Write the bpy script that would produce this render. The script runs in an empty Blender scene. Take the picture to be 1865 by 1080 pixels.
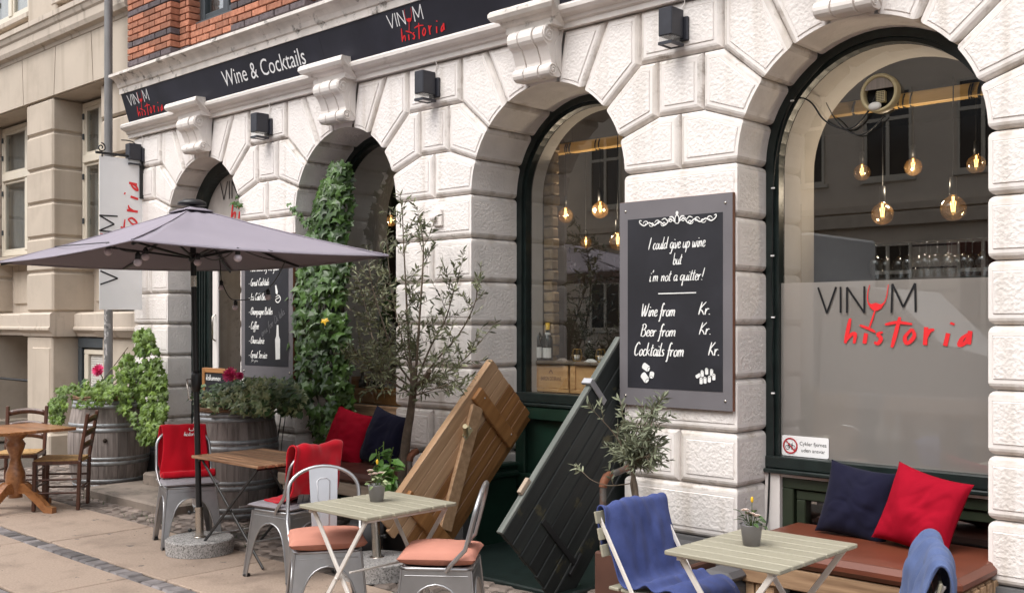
import bpy, math, random
from math import sin, cos, pi, radians, sqrt, atan2, hypot
from mathutils import Vector, Matrix, noise
SC = bpy.context.scene
COL = SC.collection
random.seed(11)

# ------------------------------------------------------------------ camera
CAM_F, CAM_CX, CAM_H = 1900.0, 932.5, 589.0
YAW = math.atan(1776.5 / 1900.0)
FW = Vector((-sin(YAW), cos(YAW), 0)); RT = Vector((cos(YAW), sin(YAW), 0)); UP = Vector((0, 0, 1))
EYE = Vector((0.0, -5.5, 1.68))
cam = bpy.data.cameras.new('camera'); camo = bpy.data.objects.new('camera', cam); COL.objects.link(camo)
cam.sensor_width = 36.0; cam.lens = 36.0 * CAM_F / 1865.0
cam.shift_y = (CAM_H - 540.0) / 1865.0
cam.clip_end = 400.0; cam.clip_start = 0.05
camo.location = EYE
camo.rotation_euler = (pi / 2, 0, YAW)
SC.camera = camo

# ------------------------------------------------------------------ light
SUN_EL, SUN_AZ = radians(58), radians(186)      # azimuth clockwise from +Y: the sun stands over the street, a bit to the left
w = bpy.data.worlds.new('World'); SC.world = w; w.use_nodes = True
nt = w.node_tree; nt.nodes.clear()
sky = nt.nodes.new('ShaderNodeTexSky'); sky.sky_type = 'NISHITA'; sky.sun_disc = False
sky.sun_elevation = SUN_EL; sky.sun_rotation = SUN_AZ; sky.dust_density = 4.0; sky.air_density = 1.0; sky.ozone_density = 1.0
hs = nt.nodes.new('ShaderNodeHueSaturation'); hs.inputs['Saturation'].default_value = 0.22
bg = nt.nodes.new('ShaderNodeBackground'); bg.inputs['Strength'].default_value = 0.15
out = nt.nodes.new('ShaderNodeOutputWorld')
nt.links.new(sky.outputs[0], hs.inputs['Color']); nt.links.new(hs.outputs[0], bg.inputs[0]); nt.links.new(bg.outputs[0], out.inputs[0])
sl = bpy.data.lights.new('sun', 'SUN'); sl.energy = 0.72; sl.angle = radians(45); sl.color = (1.0, 0.95, 0.88)
so = bpy.data.objects.new('sun', sl); COL.objects.link(so)
sd = Vector((sin(SUN_AZ) * cos(SUN_EL), cos(SUN_AZ) * cos(SUN_EL), sin(SUN_EL)))
so.rotation_euler = sd.to_track_quat('Z', 'Y').to_euler()
SC.view_settings.view_transform = 'Standard'; SC.view_settings.look = 'None'
SC.view_settings.exposure = 1.0; SC.view_settings.gamma = 1.0
SC.render.engine = 'CYCLES'
SC.cycles.max_bounces = 7; SC.cycles.transparent_max_bounces = 24; SC.cycles.diffuse_bounces = 4
SC.cycles.glossy_bounces = 4; SC.cycles.transmission_bounces = 6
SC.cycles.caustics_reflective = False; SC.cycles.caustics_refractive = False
SC.cycles.sample_clamp_indirect = 6.0

# ------------------------------------------------------------------ survey helpers: photo pixel -> point of the place
def ray(x, y): return FW + RT * ((x - CAM_CX) / CAM_F) + UP * ((CAM_H - y) / CAM_F)
def P(x, y, Y=0.0):
    d = ray(x, y); return EYE + d * ((Y - EYE.y) / d.y)
def G(x, y, z=0.0):
    d = ray(x, y); return EYE + d * ((z - EYE.z) / d.z)
def PX(x, y, X):
    d = ray(x, y); return EYE + d * ((X - EYE.x) / d.x)
def rnd(a, b): return random.uniform(a, b)
def nz(x, y=0.0, z=0.0): return noise.noise(Vector((x, y, z)))

# ------------------------------------------------------------------ mesh builder
class MB:
    def __init__(s): s.v = []; s.f = []; s.m = []; s.sm = []
    def add(s, vs, fs, mi=0, smooth=False):
        o = len(s.v); s.v += [tuple(p) for p in vs]
        for f in fs:
            s.f.append([o + i for i in f]); s.m.append(mi); s.sm.append(smooth)
        return s
    def box(s, x0, x1, y0, y1, z0, z1, mi=0, bev=0.0, T=None):
        if x0 > x1: x0, x1 = x1, x0
        if y0 > y1: y0, y1 = y1, y0
        if z0 > z1: z0, z1 = z1, z0
        b = min(bev, (x1 - x0) * .45, (y1 - y0) * .45, (z1 - z0) * .45)
        if b <= 0:
            vs = [(x, y, z) for x in (x0, x1) for y in (y0, y1) for z in (z0, z1)]
            fs = [(0, 1, 3, 2), (4, 6, 7, 5), (0, 4, 5, 1), (2, 3, 7, 6), (0, 2, 6, 4), (1, 5, 7, 3)]
        else:
            vs = []; idx = {}
            X = (x0, x1); Y = (y0, y1); Z = (z0, z1)
            for i in (0, 1):
                for j in (0, 1):
                    for k in (0, 1):
                        sx, sy, sz = 1 - 2 * i, 1 - 2 * j, 1 - 2 * k
                        idx[i, j, k, 0] = len(vs); vs.append((X[i], Y[j] + sy * b, Z[k] + sz * b))
                        idx[i, j, k, 1] = len(vs); vs.append((X[i] + sx * b, Y[j], Z[k] + sz * b))
                        idx[i, j, k, 2] = len(vs); vs.append((X[i] + sx * b, Y[j] + sy * b, Z[k]))
            fs = []
            for i in (0, 1): fs.append([idx[i, 0, 0, 0], idx[i, 1, 0, 0], idx[i, 1, 1, 0], idx[i, 0, 1, 0]])
            for j in (0, 1): fs.append([idx[0, j, 0, 1], idx[1, j, 0, 1], idx[1, j, 1, 1], idx[0, j, 1, 1]])
            for k in (0, 1): fs.append([idx[0, 0, k, 2], idx[1, 0, k, 2], idx[1, 1, k, 2], idx[0, 1, k, 2]])
            for a in (0, 1):
                for c in (0, 1):
                    fs.append([idx[a, c, 0, 0], idx[a, c, 1, 0], idx[a, c, 1, 1], idx[a, c, 0, 1]])
                    fs.append([idx[a, 0, c, 0], idx[a, 1, c, 0], idx[a, 1, c, 2], idx[a, 0, c, 2]])
                    fs.append([idx[0, a, c, 1], idx[1, a, c, 1], idx[1, a, c, 2], idx[0, a, c, 2]])
            for i in (0, 1):
                for j in (0, 1):
                    for k in (0, 1): fs.append([idx[i, j, k, 0], idx[i, j, k, 1], idx[i, j, k, 2]])
        if T is not None: vs = [T @ Vector(p) for p in vs]
        return s.add(vs, fs, mi)
    def bar(s, p, q, w_, h_, up=(0, 0, 1), mi=0, bev=0.0):
        p = Vector(p); q = Vector(q); d = q - p; L = d.length; d.normalize()
        u = Vector(up); sx = d.cross(u)
        if sx.length < 1e-4: sx = d.cross(Vector((1, 0, 0)))
        sx.normalize(); uz = sx.cross(d)
        T = Matrix(((d.x, sx.x, uz.x, p.x), (d.y, sx.y, uz.y, p.y), (d.z, sx.z, uz.z, p.z), (0, 0, 0, 1)))
        return s.box(0, L, -w_ / 2, w_ / 2, -h_ / 2, h_ / 2, mi, bev, T)
    def tube(s, pts, r, n=8, closed=False, mi=0, caps=True):
        pts = [Vector(p) for p in pts]; k = len(pts)
        rs = r if isinstance(r, (list, tuple)) else [r] * k
        vs = []; prev = None
        for i, p in enumerate(pts):
            if closed: t = pts[(i + 1) % k] - pts[i - 1]
            else: t = pts[min(i + 1, k - 1)] - pts[max(i - 1, 0)]
            if t.length < 1e-9: t = Vector((0, 0, 1))
            t.normalize()
            if prev is None:
                a = Vector((0, 0, 1)) if abs(t.z) < .9 else Vector((1, 0, 0))
                nrm = t.cross(a).normalized()
            else:
                nrm = prev - t * prev.dot(t)
                nrm = nrm.normalized() if nrm.length > 1e-6 else t.orthogonal().normalized()
            prev = nrm; bn = t.cross(nrm)
            for j in range(n):
                a = 2 * pi * j / n
                vs.append(p + (nrm * cos(a) + bn * sin(a)) * rs[i])
        fs = []
        for i in range(k if closed else k - 1):
            i2 = (i + 1) % k
            for j in range(n):
                j2 = (j + 1) % n
                fs.append((i * n + j, i * n + j2, i2 * n + j2, i2 * n + j))
        s.add(vs, fs, mi, True)
        if caps and not closed:
            s.add(vs[:n], [tuple(range(n - 1, -1, -1))], mi); s.add(vs[-n:], [tuple(range(n))], mi)
        return s
    def lathe(s, prof, c=(0, 0, 0), n=24, mi=0, smooth=True, axis='z', caps=True):
        vs = []; k = len(prof)
        for r, z in prof:
            for j in range(n):
                a = 2 * pi * j / n
                if axis == 'z': vs.append((c[0] + r * cos(a), c[1] + r * sin(a), c[2] + z))
                elif axis == 'y': vs.append((c[0] + r * cos(a), c[1] + z, c[2] + r * sin(a)))
                else: vs.append((c[0] + z, c[1] + r * cos(a), c[2] + r * sin(a)))
        fs = [(i * n + j, i * n + (j + 1) % n, (i + 1) * n + (j + 1) % n, (i + 1) * n + j) for i in range(k - 1) for j in range(n)]
        s.add(vs, fs, mi, smooth)
        if caps:
            s.add(vs[:n], [tuple(range(n))], mi); s.add(vs[-n:], [tuple(range(n))], mi)
        return s
    def prism(s, pts, fn, d0, d1, mi=0, mi_side=None):
        n = len(pts)
        vs = [fn(u, v, d0) for u, v in pts] + [fn(u, v, d1) for u, v in pts]
        s.add(vs, [tuple(range(n)), tuple(range(2 * n - 1, n - 1, -1))], mi)
        s.add(vs, [(i, (i + 1) % n, n + (i + 1) % n, n + i) for i in range(n)], mi if mi_side is None else mi_side)
        return s
    def grid(s, fn, nu, nv, mi=0, smooth=True, wrap_u=False):
        vs = [fn(i / nu, j / nv) for i in range(nu + 1) for j in range(nv + 1)]
        m = nv + 1
        fs = [(i * m + j, (i + 1) * m + j, (i + 1) * m + j + 1, i * m + j + 1) for i in range(nu) for j in range(nv)]
        return s.add(vs, fs, mi, smooth)
    def sphere(s, c, r, n=16, m=10, mi=0, sc=(1, 1, 1)):
        vs = [(c[0], c[1], c[2] - r * sc[2])]
        for i in range(1, m):
            t = -pi / 2 + pi * i / m
            for j in range(n):
                a = 2 * pi * j / n
                vs.append((c[0] + r * cos(t) * cos(a) * sc[0], c[1] + r * cos(t) * sin(a) * sc[1], c[2] + r * sin(t) * sc[2]))
        vs.append((c[0], c[1], c[2] + r * sc[2]))
        fs = [(0, 1 + (j + 1) % n, 1 + j) for j in range(n)]
        for i in range(m - 2):
            for j in range(n):
                a = 1 + i * n + j; b = 1 + i * n + (j + 1) % n
                fs.append((a, b, b + n, a + n))
        t = len(vs) - 1
        fs += [(t, 1 + (m - 2) * n + j, 1 + (m - 2) * n + (j + 1) % n) for j in range(n)]
        return s.add(vs, fs, mi, True)
    def profile_x(s, prof, x0, x1, mi=0, smooth=False):
        """extrude a (y,z) polyline along X, closed with end caps"""
        n = len(prof)
        vs = [(x0, y, z) for y, z in prof] + [(x1, y, z) for y, z in prof]
        fs = [(i, (i + 1) % n, n + (i + 1) % n, n + i) for i in range(n)]
        fs += [tuple(range(n)), tuple(range(2 * n - 1, n - 1, -1))]
        return s.add(vs, fs, mi, smooth)
    def build(s, name, mats, parent=None, local=False, sub=0, solid=0.0, recalc=True):
        if not isinstance(mats, (list, tuple)): mats = [mats]
        me = bpy.data.meshes.new(name)
        vs = s.v
        if parent is not None and not local:
            inv = world_of(parent).inverted()
            vs = [inv @ Vector(p) for p in vs]
        me.from_pydata([tuple(p) for p in vs], [], s.f)
        for i, p in enumerate(me.polygons):
            p.material_index = s.m[i]; p.use_smooth = s.sm[i]
        for m in mats: me.materials.append(m)
        if recalc:
            import bmesh
            bm = bmesh.new(); bm.from_mesh(me); bmesh.ops.recalc_face_normals(bm, faces=bm.faces); bm.to_mesh(me); bm.free()
        me.update()
        o = bpy.data.objects.new(name, me); COL.objects.link(o)
        if parent is not None: o.parent = parent
        if solid:
            md = o.modifiers.new('thickness', 'SOLIDIFY'); md.thickness = solid; md.offset = 0
        if sub:
            md = o.modifiers.new('smooth', 'SUBSURF'); md.levels = sub; md.render_levels = sub
        return o
def world_of(o):
    M = Matrix.Translation(o.location) @ o.rotation_euler.to_matrix().to_4x4()
    return (world_of(o.parent) @ M) if o.parent else M
def tag(o, label=None, cat=None, group=None, kind=None):
    if label: o['label'] = label
    if cat: o['category'] = cat
    if group: o['group'] = group
    if kind: o['kind'] = kind
    return o
def thing(name, label, cat, loc=(0, 0, 0), rz=0.0, group=None):
    o = bpy.data.objects.new(name, None); COL.objects.link(o)
    o.empty_display_size = 0.1
    o.location = loc; o.rotation_euler = (0, 0, rz)
    return tag(o, label, cat, group)
def dup(root, loc, rz=0.0, label=None, group=None):
    def cp(o, par):
        c = o.copy(); COL.objects.link(c)
        if par is not None: c.parent = par
        for ch in [x for x in ALLCH(o)]: cp(ch, c)
        return c
    r = cp(root, None); r.location = loc; r.rotation_euler = (0, 0, rz)
    if label: r['label'] = label
    if group: r['group'] = group
    return r
def ALLCH(o): return [x for x in bpy.data.objects if x.parent is o]

# ------------------------------------------------------------------ materials
def mat(name, col, rough=.7, metal=0.0, var=.12, scale=6.0, bump=0.0, bscale=40.0, bdist=.01, island=0.0, stretch=None,
        spots=None, spot_scale=8.0, spot_lo=.62, spot_hi=.72, spec=.5, sheen=0.0, coat=0.0, trans=0.0, col2=None, vor=False, detail=5.0, streak=None, streak_k=(7, 7, .35), streak_lo=.58, streak_hi=.8):
    m = bpy.data.materials.new(name); m.use_nodes = True
    n = m.node_tree.nodes; l = m.node_tree.links; n.clear()
    o = n.new('ShaderNodeOutputMaterial'); b = n.new('ShaderNodeBsdfPrincipled'); l.new(b.outputs[0], o.inputs[0])
    b.inputs['Roughness'].default_value = rough; b.inputs['Metallic'].default_value = metal
    b.inputs['Specular IOR Level'].default_value = spec
    if sheen: b.inputs['Sheen Weight'].default_value = sheen
    if coat: b.inputs['Coat Weight'].default_value = coat; b.inputs['Coat Roughness'].default_value = .15
    tc = n.new('ShaderNodeTexCoord'); mp = n.new('ShaderNodeMapping'); l.new(tc.outputs['Object'], mp.inputs[0])
    if stretch: mp.inputs['Scale'].default_value = stretch
    ns = n.new('ShaderNodeTexNoise'); ns.inputs['Scale'].default_value = scale; ns.inputs['Detail'].default_value = detail
    l.new(mp.outputs[0], ns.inputs['Vector'])
    cr = n.new('ShaderNodeValToRGB'); cr.color_ramp.elements[0].position = .3; cr.color_ramp.elements[1].position = .7
    c2 = col2 if col2 else tuple(min(1, c * (1 + var)) for c in col)
    c1 = col if col2 else tuple(c * (1 - var) for c in col)
    cr.color_ramp.elements[0].color = (*c1, 1); cr.color_ramp.elements[1].color = (*c2, 1)
    l.new(ns.outputs['Fac'], cr.inputs[0]); c = cr.outputs[0]
    if island:
        ge = n.new('ShaderNodeNewGeometry'); mr = n.new('ShaderNodeMapRange')
        mr.inputs['To Min'].default_value = 1 - island; mr.inputs['To Max'].default_value = 1 + island
        l.new(ge.outputs['Random Per Island'], mr.inputs[0])
        mx = n.new('ShaderNodeMix'); mx.data_type = 'RGBA'; mx.blend_type = 'MULTIPLY'; mx.inputs[0].default_value = 1
        l.new(c, mx.inputs[6]); l.new(mr.outputs[0], mx.inputs[7]); c = mx.outputs[2]
    if spots:
        n2 = n.new('ShaderNodeTexNoise'); n2.inputs['Scale'].default_value = spot_scale; n2.inputs['Detail'].default_value = 8; n2.inputs['Roughness'].default_value = .65
        l.new(tc.outputs['Object'], n2.inputs['Vector'])
        r2 = n.new('ShaderNodeValToRGB'); r2.color_ramp.elements[0].position = spot_lo; r2.color_ramp.elements[1].position = spot_hi
        l.new(n2.outputs['Fac'], r2.inputs[0])
        mx = n.new('ShaderNodeMix'); mx.data_type = 'RGBA'; l.new(r2.outputs[0], mx.inputs[0]); l.new(c, mx.inputs[6]); mx.inputs[7].default_value = (*spots, 1); c = mx.outputs[2]
    if streak:
        m3 = n.new('ShaderNodeMapping'); m3.inputs['Scale'].default_value = streak_k; l.new(tc.outputs['Object'], m3.inputs[0])
        n3 = n.new('ShaderNodeTexNoise'); n3.inputs['Scale'].default_value = 1.0; n3.inputs['Detail'].default_value = 6; l.new(m3.outputs[0], n3.inputs['Vector'])
        r3 = n.new('ShaderNodeValToRGB'); r3.color_ramp.elements[0].position = streak_lo; r3.color_ramp.elements[1].position = streak_hi; l.new(n3.outputs['Fac'], r3.inputs[0])
        mx = n.new('ShaderNodeMix'); mx.data_type = 'RGBA'; l.new(r3.outputs[0], mx.inputs[0]); l.new(c, mx.inputs[6]); mx.inputs[7].default_value = (*streak, 1); c = mx.outputs[2]
    l.new(c, b.inputs['Base Color'])
    if bump:
        if vor:
            nb = n.new('ShaderNodeTexVoronoi'); nb.inputs['Scale'].default_value = bscale; ho = nb.outputs['Distance']
        else:
            nb = n.new('ShaderNodeTexNoise'); nb.inputs['Scale'].default_value = bscale; nb.inputs['Detail'].default_value = 3; ho = nb.outputs['Fac']
        l.new(mp.outputs[0], nb.inputs['Vector'])
        bp = n.new('ShaderNodeBump'); bp.inputs['Strength'].default_value = bump; bp.inputs['Distance'].default_value = bdist
        l.new(ho, bp.inputs['Height']); l.new(bp.outputs[0], b.inputs['Normal'])
    if trans:
        tr = n.new('ShaderNodeBsdfTranslucent'); l.new(c, tr.inputs[0]); ms = n.new('ShaderNodeMixShader'); ms.inputs[0].default_value = trans
        l.new(b.outputs[0], ms.inputs[1]); l.new(tr.outputs[0], ms.inputs[2]); l.new(ms.outputs[0], o.inputs[0])
    return m
def glass_mat(name, ior=1.6, tint=(.92, .95, .95), rough=0.0, film=0.0, film_col=(.5, .48, .46), frost=False):
    m = bpy.data.materials.new(name); m.use_nodes = True
    n = m.node_tree.nodes; l = m.node_tree.links; n.clear()
    o = n.new('ShaderNodeOutputMaterial'); lw = n.new('ShaderNodeLayerWeight'); lw.inputs[0].default_value = .5
    pw = n.new('ShaderNodeMath'); pw.operation = 'POWER'; pw.inputs[1].default_value = 5; l.new(lw.outputs['Facing'], pw.inputs[0])
    F0 = ((ior - 1) / (ior + 1)) ** 2; fr = n.new('ShaderNodeMath'); fr.operation = 'MULTIPLY_ADD'; fr.inputs[1].default_value = 1 - F0; fr.inputs[2].default_value = F0; l.new(pw.outputs[0], fr.inputs[0])
    t = n.new('ShaderNodeBsdfTransparent'); t.inputs[0].default_value = (*tint, 1)
    g = n.new('ShaderNodeBsdfGlossy'); g.inputs['Roughness'].default_value = rough
    base = t.outputs[0]
    if frost:
        rf = n.new('ShaderNodeBsdfRefraction'); rf.inputs['Roughness'].default_value = .30; rf.inputs['IOR'].default_value = 1.01; rf.inputs[0].default_value = (.85, .83, .8, 1); base = rf.outputs[0]
    if film:
        d = n.new('ShaderNodeBsdfDiffuse'); d.inputs[0].default_value = (*film_col, 1)
        tl = n.new('ShaderNodeBsdfTranslucent'); tl.inputs[0].default_value = (*film_col, 1)
        m0 = n.new('ShaderNodeMixShader'); m0.inputs[0].default_value = .35; l.new(d.outputs[0], m0.inputs[1]); l.new(tl.outputs[0], m0.inputs[2])
        m1 = n.new('ShaderNodeMixShader'); m1.inputs[0].default_value = film; l.new(base, m1.inputs[1]); l.new(m0.outputs[0], m1.inputs[2]); base = m1.outputs[0]
    mx = n.new('ShaderNodeMixShader'); l.new(fr.outputs[0], mx.inputs[0]); l.new(base, mx.inputs[1]); l.new(g.outputs[0], mx.inputs[2]); l.new(mx.outputs[0], o.inputs[0])
    return m
def emit_mat(name, col, s):
    m = bpy.data.materials.new(name); m.use_nodes = True
    n = m.node_tree.nodes; n.clear(); o = n.new('ShaderNodeOutputMaterial'); e = n.new('ShaderNodeEmission')
    e.inputs[0].default_value = (*col, 1); e.inputs[1].default_value = s; m.node_tree.links.new(e.outputs[0], o.inputs[0]); return m
def wood_mat(name, c1, c2, axis='x', scale=3.0, rough=.55, island=.25, coat=0.0, spots=None, bump=.25):
    k = {'x': (1, 14, 14), 'y': (14, 1, 14), 'z': (14, 14, 1)}[axis]
    return mat(name, c1, rough, col2=c2, scale=scale, stretch=k, bump=bump, bscale=scale * 2.5, bdist=.004, island=island, coat=coat, spots=spots, spot_scale=3, detail=8)

M_ = {}
M_['stucco'] = mat('white_stucco', (.79, .745, .715), .85, var=.05, scale=3, bump=.25, bscale=60, bdist=.006, spots=(.50, .44, .38), spot_scale=6, spot_lo=.62, spot_hi=.84, streak=(.54, .48, .42), streak_lo=.58, streak_hi=.82)
M_['rough'] = mat('white_roughcast', (.80, .755, .725), .9, var=.05, scale=4, bump=.62, bscale=50, bdist=.013, spots=(.58, .52, .47), spot_scale=4, spot_lo=.60, spot_hi=.9, streak=(.54, .48, .42), streak_lo=.54, streak_hi=.80)
M_['joint'] = mat('joint_stucco', (.70, .655, .62), .9, var=.12, scale=9, bump=.3, bscale=50, bdist=.006, spots=(.24, .19, .15), spot_scale=7, spot_lo=.55, spot_hi=.74, streak=(.50, .44, .38), streak_lo=.50, streak_hi=.75)
M_['soffit'] = mat('reveal_roughcast', (.78, .735, .70), .9, var=.08, scale=5, bump=.62, bscale=50, bdist=.013, spots=(.5, .44, .4), spot_scale=3, spot_lo=.6, spot_hi=.9)
M_['trim'] = mat('trim_paint', (.76, .71, .67), .8, spec=.2, var=.08, scale=4, bump=.2, bscale=30, bdist=.005, spots=(.33, .28, .23), spot_scale=6, spot_lo=.63, spot_hi=.78)
M_['trim_top'] = mat('weathered_trim', (.70, .65, .60), .85, var=.15, scale=6, bump=.2, bscale=40, bdist=.006, spots=(.16, .14, .12), spot_scale=9, spot_lo=.56, spot_hi=.68)
M_['green_black'] = mat('dark_green_paint', (.010, .017, .016), .35, var=.3, scale=12, bump=.1, bscale=30, spots=(.05, .06, .055), spot_scale=14, spot_lo=.66, spot_hi=.74)
M_['green'] = mat('cellar_green_paint', (.010, .03, .02), .35, var=.2, scale=8, bump=.05)
M_['olive_green'] = mat('olive_green_paint', (.028, .038, .022), .4, var=.15, scale=8)
M_['plinth'] = mat('dark_plinth', (.10, .098, .10), .8, var=.2, scale=8, bump=.4, bscale=40, bdist=.006)
M_['inner'] = mat('inner_plaster', (.56, .52, .48), .9, var=.05)
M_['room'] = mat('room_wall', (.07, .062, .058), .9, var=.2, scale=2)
M_['black'] = mat('black_void', (.006, .006, .006), .9, var=.1)
M_['glass'] = glass_mat('window_glass', 2.65)
M_['film'] = glass_mat('frosted_glass', 2.4, film=.62, film_col=(.52, .49, .46), frost=True)
M_['brick'] = mat('red_brick', (.27, .105, .06), .9, col2=(.43, .18, .11), scale=30, bump=.5, bscale=60, bdist=.006, island=.35)
M_['brick_dark'] = mat('dark_brick', (.10, .08, .085), .9, var=.3, scale=30, bump=.4, bscale=60, island=.3)
M_['mortar'] = mat('mortar', (.40, .34, .30), .95, var=.15, scale=20)
M_['beige'] = mat('beige_render', (.49, .42, .345), .85, var=.07, scale=1.6, bump=.12, bscale=80, bdist=.004, spots=(.36, .30, .24), spot_scale=1.5, spot_lo=.5, spot_hi=.85, streak=(.34, .28, .22), streak_k=(4, 4, .3), streak_lo=.54, streak_hi=.8)
M_['beige_trim'] = mat('beige_trim', (.51, .44, .37), .85, var=.08, scale=3, spots=(.24, .19, .15), spot_scale=3, spot_lo=.6, spot_hi=.8, streak=(.28, .23, .18), streak_k=(9, 9, 1), streak_lo=.56, streak_hi=.74)
M_['cream'] = mat('cream_paint', (.66, .60, .50), .5, var=.04)
M_['curtain'] = mat('net_curtain', (.34, .33, .33), .9, var=.12, scale=4, stretch=(12, 12, .2))
M_['blind'] = mat('white_blind', (.6, .58, .54), .7, var=.05)
M_['slate'] = mat('slate_frame', (.05, .06, .068), .5, var=.1)
M_['navy'] = mat('navy_sign', (.016, .016, .026), .45, var=.25, scale=2.5, spots=(.03, .03, .045), spot_scale=2, spot_lo=.5, spot_hi=.8)
M_['anthracite'] = mat('anthracite_metal', (.024, .025, .034), .45, var=.2, scale=10)
M_['white'] = mat('white_paint', (.85, .85, .85), .6, var=.02)
M_['red'] = mat('red_paint', (.75, .02, .025), .5, var=.03)
M_['ink'] = mat('black_ink', (.008, .008, .01), .4, var=.05)
M_['slab'] = mat('granite_slab', (.335, .255, .200), .85, var=.16, scale=70, bump=.35, bscale=140, bdist=.004, island=.10, spots=(.19, .14, .11), spot_scale=2.6, spot_lo=.50, spot_hi=.78, streak=(.12, .10, .085), streak_k=(9, 9, 9), streak_lo=.66, streak_hi=.70)
M_['cobble'] = mat('cobble_stone', (.17, .135, .115), .75, var=.25, scale=14, bump=.5, bscale=50, bdist=.008, island=.35)
M_['sett'] = mat('grey_sett', (.15, .135, .135), .7, var=.25, scale=14, bump=.4, bscale=50, bdist=.006, island=.45)
M_['grit'] = mat('joint_grit', (.075, .062, .05), .95, var=.3, scale=30, bump=.3, bscale=80)
M_['asphalt'] = mat('asphalt', (.06, .058, .056), .9, var=.2, scale=20, bump=.3, bscale=120)
M_['step'] = mat('step_stone', (.22, .18, .15), .85, var=.2, scale=5, bump=.4, bscale=50, bdist=.006, spots=(.09, .08, .06), spot_scale=4, spot_lo=.55, spot_hi=.7)
M_['gravel'] = mat('terrazzo', (.36, .345, .335), .8, var=.3, scale=60, bump=.4, bscale=120, bdist=.004, spots=(.10, .095, .09), spot_scale=90, spot_lo=.5, spot_hi=.6)
M_['steel'] = mat('bare_steel', (.42, .42, .43), .34, .9, var=.12, scale=8)
M_['steel_light'] = mat('light_steel', (.50, .50, .52), .42, .85, var=.06, scale=8)
M_['chrome'] = mat('stainless', (.56, .51, .45), .25, .95, var=.08, scale=14)
M_['galv'] = mat('galvanised', (.33, .34, .35), .5, .6, var=.2, scale=18)
M_['blackmetal'] = mat('black_metal', (.012, .012, .013), .4, var=.2)
M_['whitemetal'] = mat('white_metal', (.66, .62, .58), .4, var=.05)
M_['sage'] = mat('sage_slats', (.300, .280, .212), .5, var=.06, scale=10, island=.05, stretch=(1, 10, 10))
M_['acacia'] = wood_mat('acacia_slats', (.17, .08, .038), (.48, .27, .15), 'x', 3, .5, .35)
M_['walnut'] = wood_mat('dark_chair_wood', (.05, .017, .009), (.10, .036, .02), 'z', 3, .4, .15, coat=.3)
M_['pine'] = wood_mat('varnished_table_wood', (.22, .085, .03), (.40, .18, .07), 'x', 2.5, .35, .25, coat=.4)
M_['rush'] = mat('rush_seat', (.42, .25, .10), .8, var=.3, scale=40, bump=.6, bscale=70, bdist=.01)
M_['stave'] = wood_mat('barrel_stave', (.13, .108, .098), (.30, .26, .24), 'z', 2.2, .85, .25)
M_['wicker'] = mat('willow_rim', (.20, .11, .06), .8, var=.4, scale=30, bump=.5, bscale=60)
M_['soil'] = mat('soil', (.03, .02, .014), .95, var=.4, scale=30, bump=.8, bscale=50)
M_['canopy'] = mat('lavender_canvas', (.262, .235, .278), .85, var=.05, scale=2, bump=.12, bscale=300, bdist=.002, spots=(.22, .19, .22), spot_scale=1.8, spot_lo=.55, spot_hi=.85)
M_['redcloth'] = mat('red_fleece', (.55, .005, .018), .9, spec=.1, var=.06, scale=6, bump=.2, bscale=220, bdist=.003, sheen=.25)
M_['redpillow'] = mat('red_cotton', (.30, .004, .017), .9, spec=.1, var=.10, scale=5, bump=.2, bscale=260, bdist=.002)
M_['navycloth'] = mat('navy_cotton', (.008, .008, .023), .9, spec=.15, var=.2, scale=6, bump=.2, bscale=260, bdist=.002, sheen=.05)
M_['bluecloth'] = mat('blue_fleece', (.055, .075, .205), .95, spec=.1, var=.16, scale=14, bump=.5, bscale=160, bdist=.004, sheen=.08)
M_['bluecloth2'] = mat('pale_blue_fleece', (.085, .12, .245), .95, spec=.1, var=.14, scale=14, bump=.5, bscale=160, bdist=.004, sheen=.08)
M_['pink'] = mat('pink_linen', (.48, .215, .16), .9, spec=.15, var=.06, scale=7, bump=.25, bscale=240, bdist=.002)
M_['greypad'] = mat('grey_linen', (.27, .25, .27), .9, var=.06, scale=7, bump=.25, bscale=240, bdist=.002)
M_['leather'] = mat('brown_leather', (.125, .032, .015), .45, var=.12, scale=5, bump=.12, bscale=180, bdist=.002)
M_['leather2'] = mat('dark_brown_leather', (.085, .03, .02), .42, var=.12, scale=5, bump=.12, bscale=180, bdist=.002)
M_['bench'] = wood_mat('rough_bench_wood', (.17, .095, .05), (.52, .34, .20), 'x', 1.6, .8, .15, spots=(.10, .05, .025))
M_['bench_grey'] = wood_mat('weathered_bench_wood', (.26, .20, .15), (.44, .35, .27), 'x', 2, .85, .15)
M_['hatch'] = wood_mat('oak_hatch', (.22, .095, .03), (.40, .19, .07), 'x', 1.8, .45, .3, coat=.2)
M_['hatch_pale'] = wood_mat('pale_hatch', (.34, .20, .105), (.50, .32, .19), 'x', 1.8, .6, .15)
M_['hatch_dark'] = mat('black_painted_boards', (.006, .009, .009), .6, col2=(.017, .021, .020), scale=2, stretch=(1, 12, 12), bump=.3, bscale=5, bdist=.004, island=.35, spots=(.10, .085, .035), spot_scale=4, spot_lo=.58, spot_hi=.68)
M_['hatch_edge'] = wood_mat('worn_board_edge', (.075, .085, .075), (.17, .18, .165), 'x', 2, .8, .1)
M_['crate'] = wood_mat('crate_wood', (.42, .22, .085), (.60, .36, .16), 'x', 2, .55, .15)
M_['beam'] = wood_mat('lamp_beam_wood', (.60, .36, .10), (.78, .50, .19), 'x', 2, .5, .1)
M_['board'] = mat('chalkboard', (.012, .012, .017), .55, var=.3, scale=3, spots=(.022, .022, .03), spot_scale=2.5, spot_lo=.5, spot_hi=.75)
M_['frame_grey'] = mat('grey_board_frame', (.15, .14, .15), .6, var=.08, scale=4)
M_['frame_edge'] = wood_mat('brown_board_edge', (.13, .05, .025), (.22, .09, .05), 'z', 3, .7, .1)
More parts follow.
